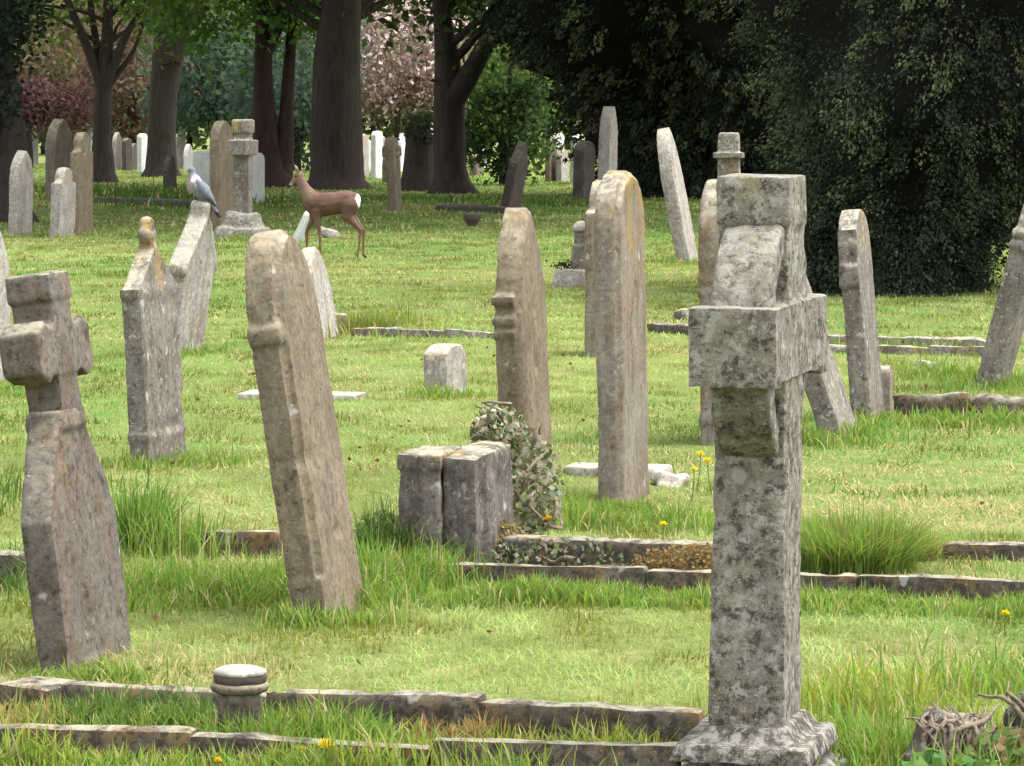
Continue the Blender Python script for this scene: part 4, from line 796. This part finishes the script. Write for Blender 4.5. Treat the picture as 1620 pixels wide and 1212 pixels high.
def merge(name, sets):
    Vs, Q, T, Cs, o = [], [], [], [], 0
    for v, q, t, c in sets:
        Vs.append(v); Q += [x + o for x in q]; T.append(t + o); Cs.append(c); o += len(v)
    ps = ([np.concatenate(Q)] if Q else []) + [np.concatenate(T)]
    return np_mesh(name, np.concatenate(Vs), ps, np.concatenate(Cs))
GREEN, YEL, STRAW = np.array((.130, .225, .055)), np.array((.232, .288, .088)), np.array((.47, .40, .21))
def lawn_col(X, Y, g):
    P = np.stack([X, Y, 0 * X], 1)
    a = np.clip((fbm(P * np.array([.45, .22, 1]) + 3, 3) - .43) / .2, 0, 1)[:, None]          # green to yellow-green patches
    b = np.clip((fbm(P * np.array([.9, 1.5, 1]) + 31, 3) - .55) / .13, 0, 1)                    # straw of the last mowing
    dry = np.clip(1.2 - np.hypot((X - 1.55) / 1.3, (Y - 13.6) / 2.2), 0, 1) + .8 * np.clip(1.1 - np.hypot((X + .95) / .7, (Y - 13.6) / 1.4), 0, 1)
    b = np.clip(b * .42 + dry * .95 * np.clip((fbm(P * np.array([1.2, 3.0, 1]) + 7, 3) - .36) / .2, 0, 1), 0, .9)
    C = GREEN * (1 - a) + YEL * a
    c = np.clip((fbm(P * np.array([5, 3.2, 1]) + 11, 3) - .5) / .18, -1, 1)[:, None]; C = C * (1 + .48 * c * np.array([.8, .9, 1.3]))      # small clumps of other grasses
    C = np.where((g.random(len(X)) < .04)[:, None], STRAW * .9, C); b = np.clip(b * 1.1, 0, .95)
    m = (g.random(len(X)) < b * .85)[:, None]; C = np.where(m, STRAW * g.uniform(.7, 1.15, len(X))[:, None], C)
    k = g.uniform(.8, 1.18, len(X))[:, None]; C = C * k; C[:, 0] *= g.uniform(.9, 1.1, len(X)); return C
def scatter(y0, y1, dens, g):
    # even per square metre over the wedge in front of the eye, a little wider than the picture
    W = lambda y: .172 * y + .9
    area = .172 * (y1 ** 2 - y0 ** 2) + 1.8 * (y1 - y0); n = int(area * dens)
    Y = np.sqrt(g.uniform(y0 ** 2, y1 ** 2, n)); X = g.uniform(-1, 1, n) * W(Y); return X, Y
g = np.random.default_rng(100); sets = []
for y0, y1, dens, h0, h1, wd, sg in ((6.6, 13, 3300, .014, .046, .0040, 2), (13, 24, 1600, .016, .046, .0075, 1), (24, 46, 500, .02, .05, .015, 1), (46, 125, 78, .03, .07, .035, 1)):
    X, Y = scatter(y0, y1, dens, g); n = len(X)
    hm = .60 + .95 * fbm(np.stack([X * 3.1, Y * 2.2, 0 * X], 1), 3)
    sets.append(blades(X, Y, g.uniform(h0, h1, n) * hm, np.full(n, wd) * g.uniform(.7, 1.3, n), lawn_col(X, Y, g), g, 1.7, sg))
ob('mown_grass', merge('mown_grass', sets), M['grass'], kind='stuff', label='short mown lawn grass with straw-coloured clippings', cat='grass')

# long grass left along kerbs and stones: (x0,y0,x1,y1, spread m, number, hmin, hmax, tint)
LG, DG, YG, BG = np.array((.142, .235, .050)), np.array((.080, .150, .038)), np.array((.20, .27, .055)), np.array((.25, .19, .075))
LONG = [(585, 930, 690, 928, .10, 1300, .07, .17, LG), (690, 955, 860, 950, .07, 1300, .04, .10, LG), (860, 945, 1125, 955, .08, 2400, .04, .095, LG), (1270, 965, 1660, 965, .10, 2400, .04, .10, LG), (195, 945, 455, 935, .17, 3200, .07, .17, LG), (560, 965, 600, 940, .09, 600, .08, .16, LG), (-40, 930, 50, 900, .2, 900, .06, .16, DG),
        (-40, 800, 40, 790, .3, 700, .06, .15, DG), (215, 870, 330, 880, .10, 700, .08, .2, LG), (600, 900, 660, 905, .08, 900, .10, .26, DG), (640, 912, 700, 905, .05, 450, .10, .22, DG), (585, 870, 640, 880, .1, 500, .05, .16, LG),
        (320, 1206, 445, 1210, .03, 520, .05, .12, LG), (60, 1168, 620, 1196, .07, 2300, .05, .15, LG), (90, 1162, 330, 1178, .05, 1300, .07, .17, DG), (400, 1172, 560, 1180, .04, 700, .07, .16, DG), (-30, 1162, 90, 1170, .06, 700, .06, .15, BG * .8 + LG * .4), (600, 1190, 1060, 1215, .05, 900, .03, .10, YG), (670, 1188, 760, 1192, .03, 420, .06, .13, BG),
        (-40, 1232, 1060, 1275, .07, 3000, .04, .11, LG), (-40, 1222, 600, 1245, .03, 900, .05, .12, YG), (560, 1245, 1060, 1275, .05, 260, .08, .20, YG), (1285, 1180, 1440, 1200, .13, 1700, .08, .22, LG), (1290, 1120, 1440, 1110, .16, 1000, .05, .15, YG), (1280, 1225, 1640, 1245, .12, 1500, .06, .18, LG), (1560, 1080, 1640, 1090, .15, 600, .06, .17, LG),
        (890, 815, 1120, 835, .17, 2200, .04, .10, LG), (840, 800, 940, 830, .13, 900, .06, .15, LG), (930, 800, 1040, 804, .06, 500, .05, .10, LG), (205, 742, 330, 730, .12, 800, .05, .12, LG), (1270, 700, 1365, 690, .14, 900, .06, .14, LG), (1365, 668, 1640, 660, .16, 1400, .05, .12, LG), (1430, 590, 1600, 600, .22, 1100, .05, .13, LG),
        (1300, 552, 1560, 560, .25, 700, .04, .1, LG * .8), (560, 522, 780, 532, .2, 500, .03, .08, LG), (500, 530, 600, 510, .25, 600, .06, .18, YG * .8), (660, 625, 750, 628, .1, 350, .03, .09, LG), (270, 562, 330, 556, .15, 300, .03, .09, LG), (1060, 416, 1110, 414, .25, 250, .05, .12, LG),
        (100, 1128, 1100, 1180, .025, 700, .03, .08, YG), (700, 930, 1120, 942, .03, 500, .03, .06, LG), (1270, 955, 1660, 968, .06, 1300, .04, .10, LG), (60, 1062, 215, 1078, .05, 500, .03, .09, LG), (0, 612, 30, 612, .2, 200, .05, .1, LG), (440, 990, 600, 985, .06, 700, .03, .10, LG), (140, 300, 330, 330, 1.2, 2200, .08, .26, DG * .8), (640, 318, 900, 330, .9, 900, .06, .16, DG), (330, 382, 420, 384, .3, 300, .05, .12, LG), (1530, 618, 1610, 616, .15, 300, .05, .11, LG)]
sets = []
for x0, y0, x1, y1, spd, n, h0, h1, c in LONG:
    a, b = gp(x0, y0), gp(x1, y1); t = g.random(n); P = a[None] + (b - a)[None] * t[:, None]; P[:, :2] += g.normal(size=(n, 2)) * spd * np.array([.8, 1.0])
    cl = np.clip(fbm(P * 5.0, 3) * 1.6 - .3, 0, 1); hh = g.uniform(h0, h1, n) * (.22 + 1.1 * cl); C = np.tile(c, (n, 1)) * g.uniform(.65, 1.35, n)[:, None]; C[:, 0] *= g.uniform(.8, 1.35, n)
    dry = g.random(n) < .07; C[dry] = STRAW * .9
    wmul = max(1.0, a[1] / 13); sets.append(blades(P[:, 0], P[:, 1], hh, g.uniform(.0035, .0075, n) * wmul, C, g, .75, 3))
ob('long_grass', merge('long_grass', sets), M['grass'], kind='stuff', label='longer uncut grass along the kerbs and headstone feet', cat='grass')

def tuft(label, x, y, r, n, h0, h1, cols, seed, bend=1.0):
    g = np.random.default_rng(seed); p = gp(x, y); a = g.uniform(0, 6.28, n); q = np.sqrt(g.random(n)) * r; X = p[0] + np.cos(a) * q; Y = p[1] + np.sin(a) * q * .8
    C = np.array(cols)[g.integers(0, len(cols), n)] * g.uniform(.7, 1.3, n)[:, None]; out = np.stack([np.cos(a), np.sin(a), 0 * a], 1) * (q / r)[:, None] * .9
    V = blades(X, Y, g.uniform(h0, h1, n), g.uniform(.003, .006, n), C, g, bend, 3, out); me = merge('grass_tuft', [V]); V0 = copts(me); V0[:, 0] -= p[0]; V0[:, 1] -= p[1]; me.vertices.foreach_set('co', V0.ravel()); me.update()
    o = ob('grass_tuft', me, M['grass'], label=label, cat='grass tuft'); o.location = (p[0], p[1], 0); return o
tuft('big bushy grass tuft growing over the kerb right of the ring cross', 1345, 905, .20, 2600, .10, .24, [LG, LG, LG, YG, (.17, .16, .06)], 201, 1.0)
tuft('yellowing end of the bushy tuft on the kerb', 1440, 890, .09, 500, .05, .13, [YG, BG, (.2, .17, .06)], 202, 1.1)
tuft('upright green tuft with dead stems beside the brown cross', 222, 872, .10, 420, .14, .30, [LG, DG, LG], 203, .5)
tuft('tangle of dead brown stems beside the upright green tuft', 290, 868, .14, 420, .05, .16, [BG, (.32, .26, .14), DG], 204, 1.3)
tuft('dry sprig sprouting behind the round flower pot', 382, 1128, .05, 70, .10, .17, [BG, (.3, .2, .1)], 205, .6)
tuft('olive tuft on the thin kerb line below the deer', 580, 524, .20, 500, .08, .20, [(.14, .17, .05), BG * .8, LG * .8], 206, .8)

# leaves and clods lying on the lawn
g = np.random.default_rng(300); X, Y = scatter(8, 24, 2.2, g); n = len(X)
Cn = np.stack([X, Y, gz(X, Y) + .035], 1); D = g.normal(size=(n, 3)); D[:, 2] *= .2; V, F = leaf_quads(Cn, .024, g, .6, 0, D)
ob('fallen_leaves', np_mesh('fallen_leaves', V, [F], tint(n, (.085, .052, .03), g, .4)), M['leaf'], kind='stuff', label='scattered dead leaves lying on the lawn', cat='leaves')

# ================================================================== ivy, stumps, flowers
def ivy(name, label, cen, rad, n, size, cols, seed, stems=14, hang=0.0, cat='ivy'):
    """leafy mass filling an ellipsoid shell, with twining stems"""
    g = np.random.default_rng(seed); cen, rad = np.array(cen), np.array(rad); root = ob(name, None, label=label, cat=cat); root.location = (cen[0], cen[1], 0)
    d = g.normal(size=(n, 3)); d /= np.linalg.norm(d, axis=1)[:, None]; P = d * (.55 + .45 * g.random(n))[:, None] * rad; P[:, 2] += cen[2]; f = fbm(P * 13 + seed, 2); P = P[(f > .36) & (P[:, 2] > .01)]
    V, F = leaf_quads(P, size, g, .85, .3); C = np.array(cols)[g.integers(0, len(cols), len(P))]; ob('leaves', np_mesh('leaves', V, [F], tint(len(P), C, g, .3)), M['leaf'], root)
    parts = []
    for k in range(stems):
        d = g.normal(size=3); d /= np.linalg.norm(d); e = g.normal(size=3); e /= np.linalg.norm(e); q = [np.array([0, 0, cen[2]]) + rad * v * g.uniform(.75, 1.08) for v in (d, (d + e * .7) / 1.2, (d * .4 + e) / 1.1)]
        for v in q: v[2] = max(v[2], -.02)
        Pt, r = resample(q, [.007, .006, .003], .03); Pt += (np.stack([fbm(Pt * 14 + k, 2), fbm(Pt * 14 + 30 + k, 2), fbm(Pt * 14 + 60, 2)], 1) - .5) * .05; parts.append(tube(Pt, r * g.uniform(.6, 1.4), 6, .05, k))
    V, F = join(parts); me = np_mesh('stems', V, [F]); smooth(me); ob('stems', me, M['twig'], root, kind='stuff'); return root
IV = [(.10, .12, .05), (.19, .21, .12), (.27, .22, .15), (.36, .35, .27), (.07, .10, .035), (.30, .31, .22)]
p = gp(790, 860); ivy('ivy', 'straggling ivy draped over the back of the dark stone plinth', (p[0] + .0, 12.6, .37), (.10, .17, .10), 900, .024, IV, 401)
ivy('ivy', 'ivy curtain tumbling down between plinth and banded headstone', (gp(832, 830)[0], 12.6, .19), (.12, .2, .19), 1500, .024, IV, 402, 22)
ivy('moss_cushion', 'brownish moss and weeds at the front of the dark stone plinth', (gp(785, 880)[0], 12.0, .05), (.12, .1, .09), 1500, .014, [(.22, .17, .06), (.26, .20, .09), (.12, .12, .04)], 403, 6, cat='moss')
ivy('moss_cushion', 'rusty moss mound on the kerb just left of the ring cross', (gp(1080, 885)[0], 11.5, .06), (.19, .1, .06), 2000, .013, [(.20, .13, .05), (.26, .19, .09), (.15, .13, .05)], 404, 2, cat='moss')
ivy('weed', 'grey-green weeds sprawling inside the long kerb', (gp(890, 885)[0], 11.75, .05), (.28, .14, .06), 500, .019, [(.13, .15, .09), (.22, .22, .16), (.10, .14, .05)], 405, 6, cat='weed')
ivy('weed', 'leafy weeds growing left of the dark stone plinth', (gp(605, 892)[0], 11.9, .06), (.10, .14, .12), 420, .032, [(.12, .18, .06), (.17, .22, .10), (.09, .14, .04)], 406, 4, cat='weed')
ivy('weed', 'broad green leaves at the foot of the dead-ivy stump', (gp(1490, 1240)[0], 7.75, .05), (.12, .1, .07), 340, .042, [(.10, .19, .05), (.14, .24, .08)], 407, 3, cat='weed')
ivy('weed', 'tangled brown-green weeds right of the dead-ivy stump', (gp(1590, 1225)[0], 7.95, .05), (.12, .14, .08), 420, .03, [(.12, .13, .05), (.22, .18, .10), (.10, .16, .05)], 408, 12, cat='weed')
def stump(label, x, y, wd, h, seed):
    p = gp(x, y); root = ob('ivied_block', None, label=label, cat='stump'); root.location = (p[0], p[1], float(gz(p[0], p[1])[0])); g = np.random.default_rng(seed)
    bm = bmesh.new()
    for i in range(6):                                               # a ragged lump of broken masonry
        b2 = bmesh.new(); a_ = wd * g.uniform(.18, .34); c_ = h * g.uniform(.25, .5); hbox(b2, -a_, a_, -a_ * .8, a_ * .8, -c_, c_, a_ * .1, a_ * .1)
        b2.transform(Matrix.Translation((g.uniform(-.32, .32) * wd, g.uniform(-.25, .25) * wd, h * g.uniform(.15, .62))) @ Matrix.Rotation(g.uniform(-.4, .4), 4, 'Y') @ Matrix.Rotation(g.uniform(0, 3), 4, 'Z'))
        t_ = bpy.data.meshes.new('t'); b2.to_mesh(t_); b2.free(); bm.from_mesh(t_); bpy.data.meshes.remove(t_)
    hbox(bm, -wd * .42, wd * .42, -wd * .38, wd * .38, -.08, h * .55, .02, .02); ob('block', remesh(bm, 'block', .009, 0, .022, 10, seed, .03), M['plinth'], root)
    parts = []
    for k in range(30):
        a, b = g.uniform(-.55, .55, 2) * wd, g.uniform(-.55, .55, 2) * wd; q = [(a[0], -wd * .5 - .01, g.uniform(-.02, .3) * h), ((a[0] + b[0]) / 2, -wd * .52 - g.uniform(0, .03), g.uniform(.4, 1) * h), (b[0], -wd * g.uniform(.2, .5), h * g.uniform(.9, 1.1)), (b[0] + g.uniform(-.05, .05), g.uniform(-.3, .3) * wd, h * g.uniform(.95, 1.1))]
        Pt, r = resample(q, [.003, .0042, .004, .002], .02); Pt += (np.stack([fbm(Pt * 18 + k, 2), fbm(Pt * 18 + 30 + k, 2), fbm(Pt * 18 + 60, 2)], 1) - .5) * .05; parts.append(tube(Pt, r * g.uniform(.5, 1.6), 6, .1, k))
    V, F = join(parts); me = np_mesh('dead_stems', V, [F]); smooth(me); ob('dead_stems', me, M['twig'], root)
stump('ragged low stone lump wrapped in dead ivy stems at the grass edge', 1497, 1232, .165, .155, 501)
stump('second low stone block with dead ivy just beyond the first', 1636, 1190, .13, .15, 502)
def flower(x, y, z0, label, k, r=.019):
    q = random.Random(k); Y = FPX * (CH - z0) / (y - HZ); X = (x - 810) / FPX * Y; root = ob('dandelion', None, label=label, cat='flower', group='yellow dandelions in the grass'); root.location = (X, Y, float(gz(X, Y)[0]))
    P, rr = resample([(q.uniform(-.02, .02), 0, -.01), (0, 0, z0 * .6), (0, 0, z0)], [.0022, .002, .0018], .02); V, F = tube(P, rr, 6, 0); ob('stem', np_mesh('stem', V, [F], np.tile((.15, .22, .06), (len(V), 1))), M['grass'], root)
    gg = np.random.default_rng(k); m = 60; a = gg.uniform(0, 6.28, m); e = gg.uniform(.1, 1.2, m); D = np.stack([np.cos(a) * np.cos(e), np.sin(a) * np.cos(e), np.sin(e)], 1); V, F = leaf_quads(np.array([[0, 0, z0]]) + D * r * .55, r, gg, .4, 0, D); ob('flower_head', np_mesh('flower_head', V, [F], tint(m, (.72, .56, .03), gg, .12)), M['leaf'], root)
flower(1108, 712, .14, 'topmost of three yellow dandelions beside the ring cross shaft', 1, .018); flower(1120, 722, .13, 'middle one of three yellow dandelions beside the ring cross shaft', 2, .018); flower(1098, 735, .12, 'smallest and lowest of three yellow dandelions beside the ring cross', 3, .014)
flower(516, 1188, .07, 'large yellow dandelion against the low kerb face', 4, .020); flower(476, 1194, .06, 'small pale dandelion just left of the large one', 5, .013); flower(345, 1210, .05, 'tiny yellow dandelion in the grass before the low kerb', 6, .010)
flower(868, 817, .10, 'pale yellow flower at the foot of the ivy curtain', 7, .016); flower(1050, 830, .09, 'pale yellow flower in the long grass behind the kerb', 8, .014); flower(1590, 972, .06, 'yellow flower in the grass below the kerb\'s right end', 9, .014)
